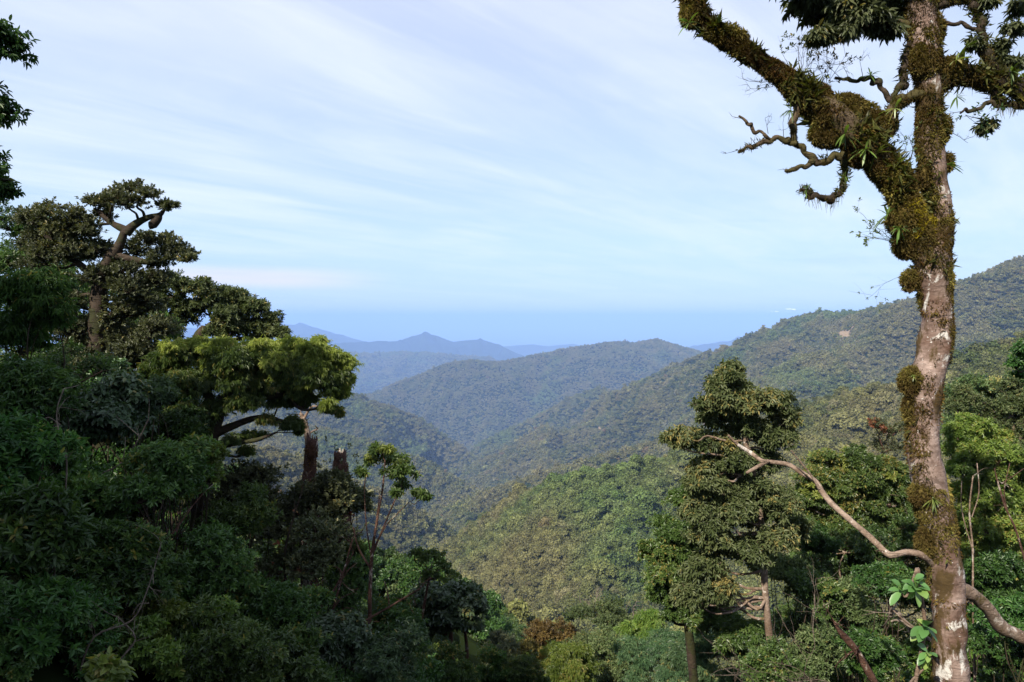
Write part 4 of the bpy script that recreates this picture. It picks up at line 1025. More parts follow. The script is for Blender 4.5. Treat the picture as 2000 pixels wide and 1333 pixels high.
stems('bare_sapling', 'reddish bare branches by the right frame edge', 'sapling', 11.0, [[(2030, 1200, 6), (1990, 1050, 5), (1965, 990, 5), (1952, 940, 4), (1942, 915, 2)], [(1968, 1000, 3), (1958, 960, 2), (1972, 905, 2)], [(1955, 945, 2), (1975, 930, 2), (2000, 915, 2)]], M_BARKR, DG)
stems('dead_branch', 'dark red dead pole leaning in the shade below the dead branch', 'branch', 9.0, [[(1735, 1380, 8), (1700, 1320, 8), (1670, 1270, 7), (1645, 1235, 6), (1630, 1215, 3)]], M_BARKR, DG)
stems('dead_branch', 'pale broken twig pointing left beside the broad-leaved plant', 'branch', 7.2, [[(1815, 1250, 4), (1790, 1228, 5), (1762, 1215, 5), (1748, 1198, 4), (1740, 1188, 2)], [(1762, 1214, 3), (1750, 1216, 2), (1740, 1214, 1.5)]], M_BARKW, DG)
for k, (x0, y0, x1, y1, lab) in enumerate([(1590, 1345, 1400, 1240, 'long thin grey twig lying across the lower right of the conical tree'), (1640, 1350, 1520, 1290, 'tangled pale twigs at the bottom beside the slim pale trunk'), (1480, 1345, 1330, 1225, 'thin grey twig left of the slim pale trunk foot'), (1600, 1360, 1595, 1240, 'upright bare twig at the bottom between the two trunks')]):
    a = P(x0, y0, 9.5); b = P(x1, y1, 9.5); B = Bag(); L_ = np.linalg.norm(b - a)
    twiggy(B, a, b - a, 4, L_, .006, 2, curl=.5); tag(link('bare_twig', B.data('bare_twig', M_BARKW, a), None, a), lab, 'twig', DG)

# ------------------------------------------------------------------ left side trees
tree('gnarled_tree', 'gnarled dark tree with tufted flat crown against the sky', 'tree', 14.5,
     [(205, 1000, 20), (200, 860, 20), (192, 740, 18), (190, 640, 17), (196, 560, 15), (213, 510, 13), (234, 478, 9), (244, 450, 7)],
     [(222, 388, 26, 14), (262, 372, 30, 13), (290, 384, 26, 12), (322, 404, 20, 9), (185, 400, 24, 12), (200, 425, 22, 10), (250, 400, 34, 14),
      (290, 476, 26, 15), (330, 482, 26, 17), (362, 500, 22, 13), (310, 512, 32, 15), (268, 500, 30, 20), (240, 530, 36, 20),
      (100, 420, 30, 16), (140, 430, 32, 18), (60, 432, 30, 16), (170, 460, 34, 20), (110, 465, 40, 24), (60, 480, 40, 26), (150, 500, 40, 24), (95, 520, 40, 24), (200, 500, 34, 22), (190, 545, 36, 20),
      (250, 570, 40, 24), (300, 556, 34, 20), (110, 570, 30, 22), (140, 600, 34, 20), (240, 620, 44, 28), (290, 610, 40, 26), (300, 655, 40, 26), (220, 670, 44, 28), (150, 660, 40, 28), (110, 640, 40, 30), (260, 710, 50, 30), (150, 730, 50, 34), (320, 700, 30, 24)],
     'oval', M_DUSKY, M_BARKD, limbs=[[(246, 455, 11), (262, 440, 8), (290, 425, 6), (312, 420, 5), (322, 408, 3)], [(246, 450, 9), (225, 440, 6), (205, 425, 5), (190, 410, 3)], [(228, 500, 8), (262, 508, 7), (300, 512, 5), (345, 498, 3)], [(312, 418, 5), (308, 428, 8), (298, 440, 9), (294, 446, 4)], [(200, 560, 8), (160, 520, 7), (110, 480, 5), (80, 450, 4)], [(192, 640, 8), (240, 600, 6), (280, 580, 5)]],
     dens=.55, clumps=12, scale=.95, updir=.4, tbias=.08, twig=.003, vg=1.3, more=22, fill=.5, lo=.3)
tree('umbrella_tree', 'dark umbrella-shaped tree with domed crown behind the bright crown', 'tree', 23.0,
     [(330, 900, 14), (350, 780, 13), (365, 700, 11), (385, 660, 9), (400, 640, 7)],
     [(300, 562, 34, 16), (345, 566, 36, 17), (385, 568, 34, 15), (418, 580, 34, 16), (450, 588, 34, 16), (478, 600, 32, 17), (504, 616, 28, 18), (526, 636, 24, 17), (545, 656, 18, 12), (340, 600, 34, 16), (300, 600, 40, 24), (395, 606, 30, 14), (440, 618, 32, 14), (490, 640, 30, 14), (458, 650, 30, 12), (515, 662, 26, 9), (425, 655, 24, 12), (360, 630, 30, 18), (320, 650, 34, 20)],
     'rosette', M_OLIVE, M_BARKD, limbs=[[(385, 660, 8), (420, 630, 6), (470, 610, 4)], [(370, 680, 7), (420, 672, 6), (480, 660, 4), (520, 650, 3)], [(365, 700, 7), (340, 640, 5), (310, 600, 4)]],
     dens=.62, clumps=11, scale=1.4, twig=.006, vg=1.3, more=12, lo=.3)
tree('spreading_tree', 'wide spreading tree with bright yellow-green top and leaning dark trunk', 'tree', 11.8,
     [(390, 1010, 18), (400, 930, 17), (408, 870, 16), (420, 815, 16), (440, 780, 12), (470, 755, 8), (500, 735, 5)],
     [(360, 700, 34, 20), (400, 712, 36, 22), (450, 712, 38, 22), (500, 716, 38, 22), (548, 722, 36, 22), (596, 716, 32, 24), (636, 720, 28, 24), (658, 744, 22, 24), (660, 772, 18, 16), (620, 750, 36, 22), (570, 752, 40, 20), (515, 752, 42, 22), (455, 752, 44, 24), (400, 760, 44, 28), (350, 760, 44, 34),
      (480, 790, 36, 16), (430, 800, 34, 20), (545, 790, 34, 14), (370, 820, 44, 30), (600, 782, 26, 10), (520, 822, 26, 10), (570, 830, 20, 10), (500, 850, 24, 8), (450, 860, 20, 8), (480, 885, 20, 8), (640, 800, 16, 10)],
     'willow', M_MID, M_BARKD, limbs=[[(430, 800, 14), (470, 785, 10), (520, 775, 7), (575, 765, 5), (630, 745, 3)], [(415, 850, 9), (460, 830, 7), (510, 815, 5), (560, 825, 3)], [(412, 880, 7), (450, 868, 5), (500, 860, 4), (540, 845, 2)], [(425, 810, 10), (400, 760, 8), (370, 720, 5)], [(560, 770, 4), (590, 800, 3), (640, 795, 2)]],
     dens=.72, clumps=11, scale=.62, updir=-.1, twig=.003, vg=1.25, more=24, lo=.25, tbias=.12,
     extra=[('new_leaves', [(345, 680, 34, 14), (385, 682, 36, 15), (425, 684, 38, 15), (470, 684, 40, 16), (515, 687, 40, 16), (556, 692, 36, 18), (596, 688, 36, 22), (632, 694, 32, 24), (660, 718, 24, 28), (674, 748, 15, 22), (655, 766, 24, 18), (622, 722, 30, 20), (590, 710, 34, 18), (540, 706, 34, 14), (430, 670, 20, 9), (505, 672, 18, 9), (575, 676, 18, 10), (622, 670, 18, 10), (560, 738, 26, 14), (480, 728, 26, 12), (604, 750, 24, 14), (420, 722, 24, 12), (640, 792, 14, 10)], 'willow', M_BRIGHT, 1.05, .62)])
tree('dense_tree', 'dense dark tree filling the upper left behind the gnarled tree', 'tree', 18.0,
     [(60, 1000, 14), (70, 800, 13), (75, 650, 10), (80, 560, 7)],
     [(20, 450, 50, 30), (90, 470, 50, 28), (150, 500, 46, 30), (30, 520, 60, 40), (110, 560, 60, 40), (190, 590, 44, 34), (20, 600, 60, 46), (90, 640, 64, 46), (170, 660, 60, 44), (250, 650, 50, 40), (310, 640, 34, 26), (40, 690, 70, 50), (140, 740, 70, 50), (230, 740, 64, 44), (300, 720, 54, 40), (330, 780, 54, 44), (250, 820, 60, 44), (150, 820, 64, 50), (60, 790, 64, 50)],
     'small', M_MID, M_BARKD, dens=.85, clumps=9, scale=1.5, more=16, tbias=-.05)
tree('dense_tree', 'dark leafy tree under the dense tree, beside the leaning dark trunk', 'tree', 12.5,
     [(300, 1200, 10), (290, 1000, 10), (280, 900, 8), (280, 820, 6)],
     [(180, 780, 50, 40), (240, 790, 50, 36), (300, 800, 46, 36), (340, 840, 38, 32), (200, 850, 56, 44), (270, 870, 56, 44), (340, 900, 44, 36), (110, 840, 54, 44), (60, 880, 56, 46), (130, 920, 56, 46), (220, 940, 56, 40)],
     'rosette', M_GREEN, M_BARKD, dens=1.0, clumps=9, scale=.9, more=12)
tree('dense_tree', 'leafy mass right of the tall trunk foot, behind the arching root', 'tree', 17.0,
     [(1940, 1380, 8), (1935, 1250, 8), (1930, 1150, 6)],
     [(1900, 1050, 50, 34), (1980, 1040, 56, 40), (2040, 1030, 50, 40), (1890, 1120, 50, 40), (1960, 1130, 56, 44), (2030, 1140, 56, 44), (1900, 1210, 56, 46), (1980, 1220, 56, 46), (1930, 1290, 60, 50), (2010, 1300, 56, 46), (1860, 1160, 40, 40), (1870, 1260, 44, 44)],
     'rosette', M_FRESH, M_BARKT, dens=.9, clumps=9, scale=1.0, more=12)
tree('dense_tree', 'leafy mass behind the broad-leaved plant between the right-hand trunks', 'tree', 18.0,
     [(1660, 1380, 8), (1655, 1250, 8), (1650, 1180, 6)],
     [(1580, 1100, 50, 34), (1650, 1080, 56, 36), (1730, 1080, 56, 36), (1790, 1060, 44, 36), (1590, 1170, 56, 40), (1670, 1160, 56, 44), (1750, 1160, 56, 44), (1810, 1180, 40, 40), (1560, 1240, 56, 44), (1640, 1250, 60, 46), (1730, 1250, 60, 46), (1600, 1320, 60, 46), (1700, 1320, 60, 46)],
     'small', M_MID, M_BARKT, dens=.9, clumps=9, scale=1.7, more=12)
tree('dense_tree', 'sunlit tree crown in the distance behind the bright green tree', 'tree', 30.0,
     [(1920, 1000, 6), (1915, 900, 5), (1910, 850, 4)],
     [(1860, 780, 30, 20), (1900, 760, 34, 22), (1950, 770, 36, 24), (2000, 760, 36, 26), (1880, 820, 40, 26), (1940, 820, 44, 28), (2000, 820, 44, 30), (1880, 870, 44, 30), (1960, 870, 50, 34)],
     'small', M_OLIVE, M_BARKT, dens=.9, clumps=9, scale=2.3, more=12, tbias=.1)
# the overhanging tree at the left frame edge
tree('overhanging_tree', 'dark-leaved tree whose branch tips enter at the left frame edge', 'tree', 8.0,
     [(-330, 1300, 34), (-320, 900, 32), (-300, 500, 28), (-270, 200, 24), (-240, -100, 18)],
     [(-26, 80, 18, 14), (-28, 112, 12, 10), (-18, 205, 18, 10), (-32, 178, 22, 14), (-2, 226, 10, 6), (-14, 335, 18, 13), (2, 356, 15, 10), (24, 378, 10, 6), (-16, 375, 28, 18), (-40, 100, 60, 60), (-80, 220, 80, 50), (-60, 330, 60, 50), (-330, 60, 60, 50)],
     'conic', M_GREEN, M_BARKD, limbs=[[(-290, 400, 10), (-180, 380, 7), (-60, 360, 4), (20, 352, 2)], [(-275, 250, 10), (-150, 230, 6), (-40, 200, 4), (10, 205, 2)], [(-265, 150, 10), (-140, 120, 6), (-40, 90, 3)]],
     dens=.9, clumps=6, scale=.8, updir=.1)
# trees added out of the frame, sunward, to keep the left thicket in shade
def add_shade_tree(x, y, h, rad, seed, lab):
    g = np.random.default_rng(seed); z0 = float(height(x, y)); root = empty('added_shade_tree', (x, y, z0)); tag(root, lab, 'tree', 'added shade trees out of the frame')
    Wd = Bag(); Lf = Bag()
    tp_ = np.array([[x + g.normal() * .3 * k, y + g.normal() * .3 * k, z0 - .2 + (h - z0) * k / 5] for k in range(6)]); tube(Wd, tp_, np.linspace(.28, .08, 6), 10, 4, bumps=.2)
    bl_ = []
    for k in range(11):
        d = nrm(g.normal(size=3)); c = np.array([x, y, h]) + d * rad * .62 * np.array([1, 1, .7]); r_ = rad * g.uniform(.32, .5)
        bl_.append((c, (r_, r_, r_ * .8))); tube(Wd, bend(tp_[4] * (1 - k % 2 * .3) + tp_[3] * (k % 2 * .3), c, .05, g), np.linspace(.08, .03, 5), 6, 2)
    crown(Lf, None, bl_, SPEC['rosette'], .14, 9, 2.2, .3, .25, .3, .01, g=g)
    link('trunk', Wd.data('trunk', M_BARKD, (x, y, z0)), root); link('crown', Lf.data('crown', M_GREEN, (x, y, z0), False), root)
for k, (x, y, h, rad) in enumerate([(-6.2, -2.2, 4.6, 2.4), (-8.8, -3.5, 7.4, 2.7), (-12.0, -3.0, 8.5, 3.2), (-15.5, -2.0, 6.0, 3.2), (-5.4, -4.5, 6.6, 2.2), (-11.0, 0.5, 4.2, 2.6)]):
    add_shade_tree(x, y, h, rad, 500 + k, ['added shade tree nearest the left frame edge', 'tall added shade tree farther forward left of the frame', 'tall added shade tree behind the viewpoint on the left', 'tallest added shade tree far left of the viewpoint', 'lowest added shade tree close behind the viewpoint', 'added shade tree farthest forward on the left, outside the frame'][k])

# broken trunks
def stump(label, Y, pts_, mat, jag=.16, group=None):
    a, b = path(pts_, Y); gz = float(height(a[0][0], a[0][1]))
    if a[0][2] > gz: a = np.concatenate([[[a[0][0], a[0][1], gz - .2]], a]); b = np.concatenate([[b[0] * 1.1], b])
    root = empty('broken_trunk', a[0]); tag(root, label, 'stump', group)
    B = Bag(); P_, R_, T_, V_ = tube(B, a, b, 40, 8, .5, cap=False, bumps=.35, bfreq=7.0)
    # jagged rim with an open rotten core
    top = V_[-1]; c = P_[-1]; n = len(top); z = fbm(top * 14, 3, 5) * jag + (rng.random(n) ** 3) * jag
    up = top + np.array([0, 0, 1.0]) * z[:, None]; inn = c + (top - c) * .7 + np.array([0, 0, -.12])
    I = np.arange(n); A = np.concatenate([top, up, c + (up - c) * np.array([.8, .8, 1]), inn, [c + np.array([0, 0, -.14])]])
    q4 = lambda o1, o2: np.stack([o1 + I, o1 + np.roll(I, -1), o2 + np.roll(I, -1), o2 + I], -1)
    B.add(A, np.concatenate([q4(0, n), q4(n, 2 * n), q4(2 * n, 3 * n)]), np.stack([3 * n + I, 3 * n + np.roll(I, -1), np.full(n, 4 * n)], -1), .5)
    link('trunk', B.data('trunk', mat, a[0]), root)
    M = Bag(); tufts(M, V_, P_, 1500, .035, lambda p, o, u: (fbm(p * 3, 3, 9) > .47) * 1.0, .3, .12)
    link('moss', M.data('moss', M_MOSSB, a[0], False), root)
    return root
stump('broken rotten trunk with jagged red top, left of the pair', 14.0, [(604, 1040, 15), (604, 960, 14), (606, 900, 12), (611, 866, 11)], M_BARKR, .12)
stump('short broken trunk with rusty shaggy top, right of the pair', 14.0, [(672, 1060, 15), (668, 960, 15), (664, 905, 14), (664, 890, 13)], M_BARKR, .08)
stems('dead_snag', 'thin pale dead snag standing behind the broken trunk', 'snag', 14.3, [[(596, 960, 6), (600, 900, 6), (603, 870, 6), (600, 845, 7), (594, 820, 5), (587, 808, 3)], [(594, 818, 3), (606, 800, 2), (625, 795, 1.5)]], M_BARKT)
twig_shrub('thin bare twigs with few leaves between the two broken trunks', 655, 930, 13.5, [(0, 0, 1), (.3, 0, 1), (-.2, 0, 1)], .6, M_DUSKY, .4, None, 1.0)

# slender sapling
tree('sapling', 'slender sapling with red-brown forked stem and small airy crown', 'sapling', 10.0,
     [(720, 1400, 4), (722, 1250, 3.8), (723, 1150, 3.6), (727, 1080, 3.2), (738, 1010, 2.2), (748, 950, 1.8), (752, 900, 1.2)],
     [(748, 886, 24, 15), (772, 905, 24, 14), (728, 905, 18, 12), (790, 925, 22, 13), (760, 932, 22, 13), (790, 950, 20, 11), (812, 968, 14, 8), (710, 925, 12, 9), (830, 972, 8, 5), (775, 965, 12, 8)],
     'conic', M_MID, M_BARKR, limbs=[[(727, 1085, 2), (745, 1040, 1.6), (768, 985, 1.3), (785, 950, 1)], [(727, 1080, 1.8), (735, 1020, 1.4), (742, 960, 1)], [(728, 1075, 2), (752, 1030, 1.4), (775, 1005, 1), (800, 980, .8)], [(723, 1110, 2), (700, 1070, 1.6), (690, 1030, 1.2)], [(726, 1090, 1.6), (716, 1030, 1.2), (712, 960, 1), (715, 925, .7)]],
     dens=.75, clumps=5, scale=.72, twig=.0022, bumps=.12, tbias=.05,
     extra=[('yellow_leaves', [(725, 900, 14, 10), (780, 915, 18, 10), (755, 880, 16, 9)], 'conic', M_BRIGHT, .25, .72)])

# ------------------------------------------------------------------ shrubs of the thicket, each unique in place and leaf
def shrub(label, px, py, Y, r, kind='rosette', mat=None, sc_=1.0, dens=.9, squash=.85, n=5, cat='shrub', group=None, bark=None, spread=.62, name='shrub', tb=0.0, red=None):
    sc_ = sc_ * .82; k = Y / F; c = P(px, py, Y); R_ = r * k; gz = float(height(c[0], c[1])); gz = min(gz, c[2] - R_ * .6)
    root = empty(name, (c[0], c[1], gz)); o0 = np.array([c[0], c[1], gz]); tag(root, label, cat, group)
    Wd = Bag(); Lf = Bag(); bl_ = []
    for i in range(n):
        d = nrm(rng.normal(size=3)); cc = c + d * R_ * spread * np.array([1, .8, squash]); rr = R_ * rng.uniform(.46, .66)
        bl_.append((cc, (rr, rr, rr * .78)))
        st = o0 + rng.normal(size=3) * np.array([.15, .15, 0]) * R_ - np.array([0, 0, .1])
        tube(Wd, bend(st, cc, .05, wig=.10), np.linspace(.012, .006, 5) * max(1, R_), 5, 3)
    crown(Lf, Wd, bl_, SPEC[kind], dens, 7, sc_, .4, .25, .4, .0035, tbias=tb)
    link('stems', Wd.data('stems', bark or M_BARKD, o0), root); link('leaves', Lf.data('leaves', mat or M_GREEN, o0, False), root)
    if red:
        B = Bag(); m = red; d = nrm(rng.normal(size=(m, 3))); S = c + d * R_ * rng.uniform(.7, 1.05, (m, 1)) * np.array([1, .8, squash])
        sp = dict(SPEC['oval']); sp['k'] = 3; sprigs(B, S, d, sp, rng.random(m), 1.3); link('red_leaves', B.data('red_leaves', M_RED, o0, False), root)
    return root
G, Mi, Du, Bl, Fr, Ol = M_GREEN, M_MID, M_DUSKY, M_BLUEG, M_FRESH, M_OLIVE
LG = 'dark shrubs of the shaded left thicket'
for a in [
    ('long-leaved shrub at the left frame edge, lowest but one', 60, 1050, 6.0, 105, 'rosette', G, 1.25),
    ('glossy rosette-leaved shrub in the middle of the left thicket', 300, 960, 8.0, 110, 'rosette', Mi, .95),
    ('dark shrub under the middle of the left thicket', 230, 1140, 6.8, 115, 'rosette', G, .9),
    ('round dark shrub low in the left thicket beside the bottom frame edge', 150, 1270, 6.0, 115, 'small', G, 1.2),
    ('fine-leaved shrub below the rosette-leaved shrub', 420, 1110, 8.2, 100, 'rosette', Mi, .85),
    ('shrub with lighter leaves right of the fine-leaved shrub', 560, 1200, 8.5, 95, 'rosette', G, .9),
    ('bottom shrub of the left thicket with small leaves', 420, 1270, 7.0, 110, 'rosette', Mi, .75),
    ('dense shrub at the bottom below the broken trunks', 600, 1310, 8.0, 95, 'rosette', G, .8),
    ('broad-leaved shrub in the upper left thicket', 215, 820, 9.5, 85, 'broad', Bl, .8),
    ('shrub with pale blue-green leaves left of the leaning dark trunk', 290, 790, 10.0, 60, 'rosette', Bl, 1.1),
    ('dark shrub hugging the left frame edge at mid height', 40, 800, 8.0, 110, 'conic', G, .9),
    ('dark willowy shrub at the left frame edge above mid height', 40, 620, 9.0, 100, 'willow', G, .9),
    ('shrub in front of the gnarled trunk', 140, 760, 10.0, 90, 'small', Mi, 1.4),
    ('fresh rosette shrub beneath the leaning dark trunk', 370, 920, 9.5, 75, 'rosette', Fr, .8),
    ('shrub at the foot of the leaning dark trunk', 330, 860, 11.0, 70, 'rosette', G, 1.0),
    ('rosette shrub at left frame edge below the dark willowy shrub', 30, 920, 7.0, 105, 'rosette', G, 1.2),
    ('small-leaved shrub filling the gap left of centre thicket', 150, 960, 8.0, 100, 'oval', Mi, 1.2),
    ('shrub with yellowish tips hung below the spreading tree', 320, 740, 12.0, 60, 'willow', Mi, 1.0),
    ('tangled shrub right of the bottom thicket corner', 760, 1300, 9.5, 90, 'conic', Bl, .8),
    ('shrub behind the sapling stem', 790, 1230, 12.0, 70, 'conic', G, .9),
    ('low blue-green shrub left of the sapling foot', 660, 1250, 9.5, 70, 'broad', Bl, .7),
    ('dark shrub in the lowest left corner', 20, 1200, 5.6, 130, 'rosette', G, 1.1),
    ('shrub between the lowest corner and the thicket centre', 320, 1220, 7.6, 90, 'oval', G, 1.2),
    ('shadowed shrub right of the fresh rosette shrub', 470, 1010, 10.0, 70, 'rosette', Mi, .9)]:
    shrub(*a, group=LG, n=7, dens=.85)
shrub('dusky bush with scattered red leaves below the leaning dark trunk', 500, 990, 11.5, 85, 'oval', Du, 1.2, 1.0, group=LG, n=6, red=12)
shrub('greyish bush at the foot of the two broken trunks', 625, 990, 12.0, 75, 'oval', Du, 1.3, 1.0, group=LG, n=6, red=7)
shrub('reddish-stemmed dusky bush below the broken trunks', 600, 1090, 11.0, 90, 'oval', Du, 1.2, .8, group=LG, n=6, bark=M_BARKR, red=6)
shrub('dusky bush hiding the base of the short broken trunk', 660, 1000, 12.3, 62, 'oval', Du, 1.0, 1.0, group=LG, n=6, red=4)
shrub('dark bush right of the dusky bushes, left of the sapling stem', 690, 1150, 11.4, 62, 'small', Mi, 1.2, 1.0, group=LG, n=6)
shrub('narrow yellow-green bush hanging at the right edge of the left thicket', 670, 1090, 12.5, 45, 'willow', M_MID, .9, 1.0, squash=1.3, n=5)
shrub('broad green plant with big round leaves in the lowest left thicket', 200, 1325, 5.2, 38, 'broad', M_FRESH, .75, .8, n=4)
shrub('vine with broad leaves hanging on the gnarled trunk', 225, 740, 12.0, 34, 'broad', M_BLUEG, 1.0, .6, squash=1.4, n=4)
tree('blue_green_tree', 'small blue-green tree with reddish stems at the bottom centre', 'tree', 17.0,
     [(885, 1340, 6), (882, 1270, 5), (878, 1220, 4), (870, 1180, 3)],
     [(850, 1160, 34, 20), (895, 1165, 36, 22), (925, 1190, 22, 20), (830, 1200, 36, 22), (880, 1205, 40, 22), (920, 1215, 22, 16), (810, 1170, 22, 16), (850, 1235, 40, 18)],
     'broad', M_BLUEG, M_BARKR, limbs=[[(905, 1340, 5), (912, 1280, 4), (908, 1230, 3)]], dens=1.3, clumps=7, scale=1.0)
tree('airy_shrub', 'thin airy bush above the small blue-green tree', 'shrub', 16.0,
     [(800, 1330, 3), (825, 1200, 3), (840, 1120, 2)], [(850, 1085, 22, 12), (865, 1110, 18, 10), (825, 1095, 16, 10), (845, 1130, 20, 12), (810, 1080, 10, 8)], 'conic', M_MID, M_BARKR, dens=.5, clumps=5, scale=.9)
CG = 'sunlit tree crowns along the bottom centre'
for lab, px, py, Y, rx_, kind, mat, sc_ in [
    ('rust-orange crown peeping above the bottom centre shrubs', 1078, 1252, 34, 42, 'small', M_ORANGE, 2.2),
    ('smaller rust-brown crown left of the rust-orange crown', 1030, 1275, 32, 32, 'small', M_ORANGE, 2.0),
    ('big round pale olive crown at the bottom centre', 1170, 1235, 33, 62, 'small', M_OLIVE, 2.3),
    ('pale olive crown touching the bright-tipped crown', 1215, 1290, 28, 62, 'small', M_OLIVE, 1.9),
    ('bright-tipped green crown right of the big round crown', 1252, 1240, 26, 40, 'willow', M_FRESH, 1.3),
    ('bright green crown below the rust-orange crown', 1110, 1305, 26, 48, 'willow', M_FRESH, 1.2),
    ('blue-green crown at the bottom right of centre', 1290, 1300, 20, 62, 'willow', M_BLUEG, 1.0),
    ('blue-green crown touching the slim pale trunk foot', 1390, 1310, 16, 66, 'willow', M_BLUEG, .9),
    ('brownish crown left of the rust-brown crown', 985, 1275, 30, 36, 'small', M_DUSKY, 2.0),
    ('dark green crown on the bottom frame edge left of centre', 950, 1325, 20, 50, 'rosette', M_GREEN, 1.2),
    ('dark crown on the bottom frame edge below the blue-green tree', 860, 1330, 14, 66, 'rosette', M_GREEN, .9),
    ('olive crown on the bottom frame edge at centre', 1040, 1340, 20, 50, 'rosette', M_MID, 1.3)]:
    shrub(lab, px, py, Y, rx_, kind, mat, sc_, .9, n=10, group=CG, cat='tree', name='round_tree', tb=.1, spread=.85)
RG = 'shaded bushes between the two right-hand trunks'
for lab, px, py, Y, rx_, kind, mat, sc_ in [
    ('dark bush just right of the slim pale trunk', 1590, 1170, 13, 62, 'small', Mi, 1.5),
    ('shaded bush under the middle of the dead branch', 1670, 1190, 13, 66, 'small', Ol, 1.5),
    ('glossy green bush left of the broad-leaved plant', 1730, 1150, 12, 56, 'rosette', G, .9),
    ('low bush at the bottom between the trunks', 1610, 1290, 11, 70, 'small', Ol, 1.3),
    ('low dark bush left of the tall trunk foot', 1700, 1290, 10, 62, 'rosette', G, .9),
    ('bush at the foot of the slim pale trunk', 1520, 1310, 10.5, 60, 'small', Mi, 1.2),
    ('low leafy bush left of the slim pale trunk foot', 1440, 1260, 12.5, 60, 'conic', Mi, .9),
    ('drooping bush behind the slim pale trunk', 1540, 1120, 14, 56, 'conic', Ol, 1.0),
    ('shaded bush right of the tall trunk foot', 1950, 1290, 10, 80, 'small', G, 1.3),
    ('bush above the arching root', 1960, 1150, 12, 70, 'rosette', G, 1.0),
    ('bushy growth right of the tall trunk', 1910, 1170, 13, 50, 'small', Mi, 1.4),
    ('bush at the right frame edge below the reddish branches', 2000, 1220, 9.5, 60, 'rosette', G, .9),
    ('leafy bush behind the upper dead branch', 1590, 1050, 16, 60, 'rosette', G, 1.1)]:
    shrub(lab, px, py, Y, rx_, kind, mat, sc_, 1.0, n=6, group=RG)

# bare white trees on the spur
for lab, px, py, Y in [('bare whitish dead tree at the foot of the near spur', 1062, 1225, 90), ('second bare grey tree higher on the near spur', 1158, 1150, 140), ('bare grey tree beside the bushy tree', 1236, 1172, 120)]:
    p0 = P(px, py, Y); gz = float(height(p0[0], p0[1])); base = np.array([p0[0], p0[1], max(gz, p0[2] - 4)]) - np.array([0, 0, .3]); B = Bag()
    for _ in range(4): twiggy(B, base, (rng.normal() * .35, rng.normal() * .3, 1), 3, 4.2, .09, 2, curl=.5)
    tag(link('dead_tree', B.data('dead_tree', M_BARKW, base), None, base), lab, 'tree', 'bare dead trees on the near spur')

# long bare vines and twigs in the left thicket
for k, (pts_, Y, mt_, lab) in enumerate([
    ([(150, 1330, 3), (190, 1240, 3), (260, 1200, 3), (300, 1140, 2), (315, 1060, 1.5)], 5.8, M_BARKW, 'long pale twig arching up through the lowest left shrubs'),
    ([(240, 1333, 2.5), (235, 1290, 2.5), (260, 1240, 2), (230, 1205, 2)], 5.8, M_BARKW, 'short pale vine above the big round leaves'),
    ([(125, 1000, 3), (125, 900, 3), (118, 830, 2.5), (115, 800, 2), (125, 760, 2)], 7.6, M_BARKW, 'pale upright vine in front of the gnarled tree'),
    ([(60, 770, 3), (120, 775, 3), (160, 745, 2), (200, 725, 1.5)], 8.0, M_BARKR, 'reddish twig reaching right in the upper left thicket'),
    ([(190, 930, 3), (240, 900, 3), (270, 850, 2.5), (290, 820, 2)], 8.4, M_BARKW, 'grey twig beside the pale blue-green shrub'),
    ([(300, 1080, 3), (345, 1040, 3), (375, 990, 2)], 7.4, M_BARKR, 'brown twig crossing the centre of the left thicket'),
    ([(560, 1230, 4), (620, 1190, 4), (670, 1130, 3), (690, 1050, 2.5)], 9.0, M_BARKR, 'red stem leaning right below the broken trunks'),
    ([(640, 1280, 5), (690, 1230, 4), (760, 1180, 3.5), (820, 1150, 2.5)], 9.6, M_BARKR, 'dark red stem behind the sapling foot'),
    ([(600, 1333, 4), (645, 1200, 4), (668, 1120, 3), (690, 1080, 2)], 10.4, M_BARKR, 'upright red stem in the dusky bush'),
    ([(560, 1180, 4), (555, 1080, 3.5), (575, 1010, 3), (590, 960, 2)], 10.8, M_BARKD, 'dark upright stem in the dusky bush')]):
    pts_ = [(x_, y_, w_ * .6) for x_, y_, w_ in pts_]; side = []
    for q_ in range(1, len(pts_)):
        x_, y_, w_ = pts_[q_]; dx_, dy_ = rng.normal() * 35, -rng.uniform(10, 50); side.append([(x_, y_, w_ * .7), (x_ + dx_ * .5, y_ + dy_ * .6, w_ * .5), (x_ + dx_, y_ + dy_, w_ * .25)])
    stems('vine', lab, 'vine', Y, [pts_] + side, mt_, 'vines and stems in the left thicket')

# ------------------------------------------------------------------ undergrowth and the trees further down the slope, too many to count
def bush_src(seed, nl, size, mat, up=1.0):
    g = np.random.default_rng(seed); Lf = Bag(); Wd = Bag()
    bl_ = [(nrm(g.normal(size=3)) * .5 * np.array([1, 1, .6]) + np.array([0, 0, .1]), (.45, .45, .38)) for _ in range(6)]
    sp = dict(SPEC['rosette']); sp['L'] = size; sp['tw'] = size * .7; sp['k'] = 6; sp['W'] = .22
    for c, r in bl_:
        ns = nl // 36; m = 6
        for j in range(m):
            cc = c + nrm(g.normal(size=3)) * np.array(r) * .7; e = nrm(g.normal(size=(ns, 3))); e[:, 2] = np.abs(e[:, 2]) - .3
            S = cc + e * .2 * g.uniform(.5, 1.1, (ns, 1)); sprigs(Lf, S, e + np.array([0, 0, .3]), sp, np.clip(g.normal(.45, .15) + g.normal(0, .08, ns), 0, 1), 1.0, g)
    me = Lf.data('bush_source', mat, smooth=False)
    return src(me)
SB = [bush_src(900 + k, [2600, 2600, 2200, 2600, 2400][k] // 1, [.085, .075, .085, .065, .08][k], [M_MID, M_GREEN, M_OLIVE, M_MID, M_FRESH][k]) for k in range(5)]
SIL_X = [-600, 0, 150, 340, 420, 600, 690, 720, 830, 930, 1000, 1260, 1290, 1560, 1600, 1800, 2000, 2600]
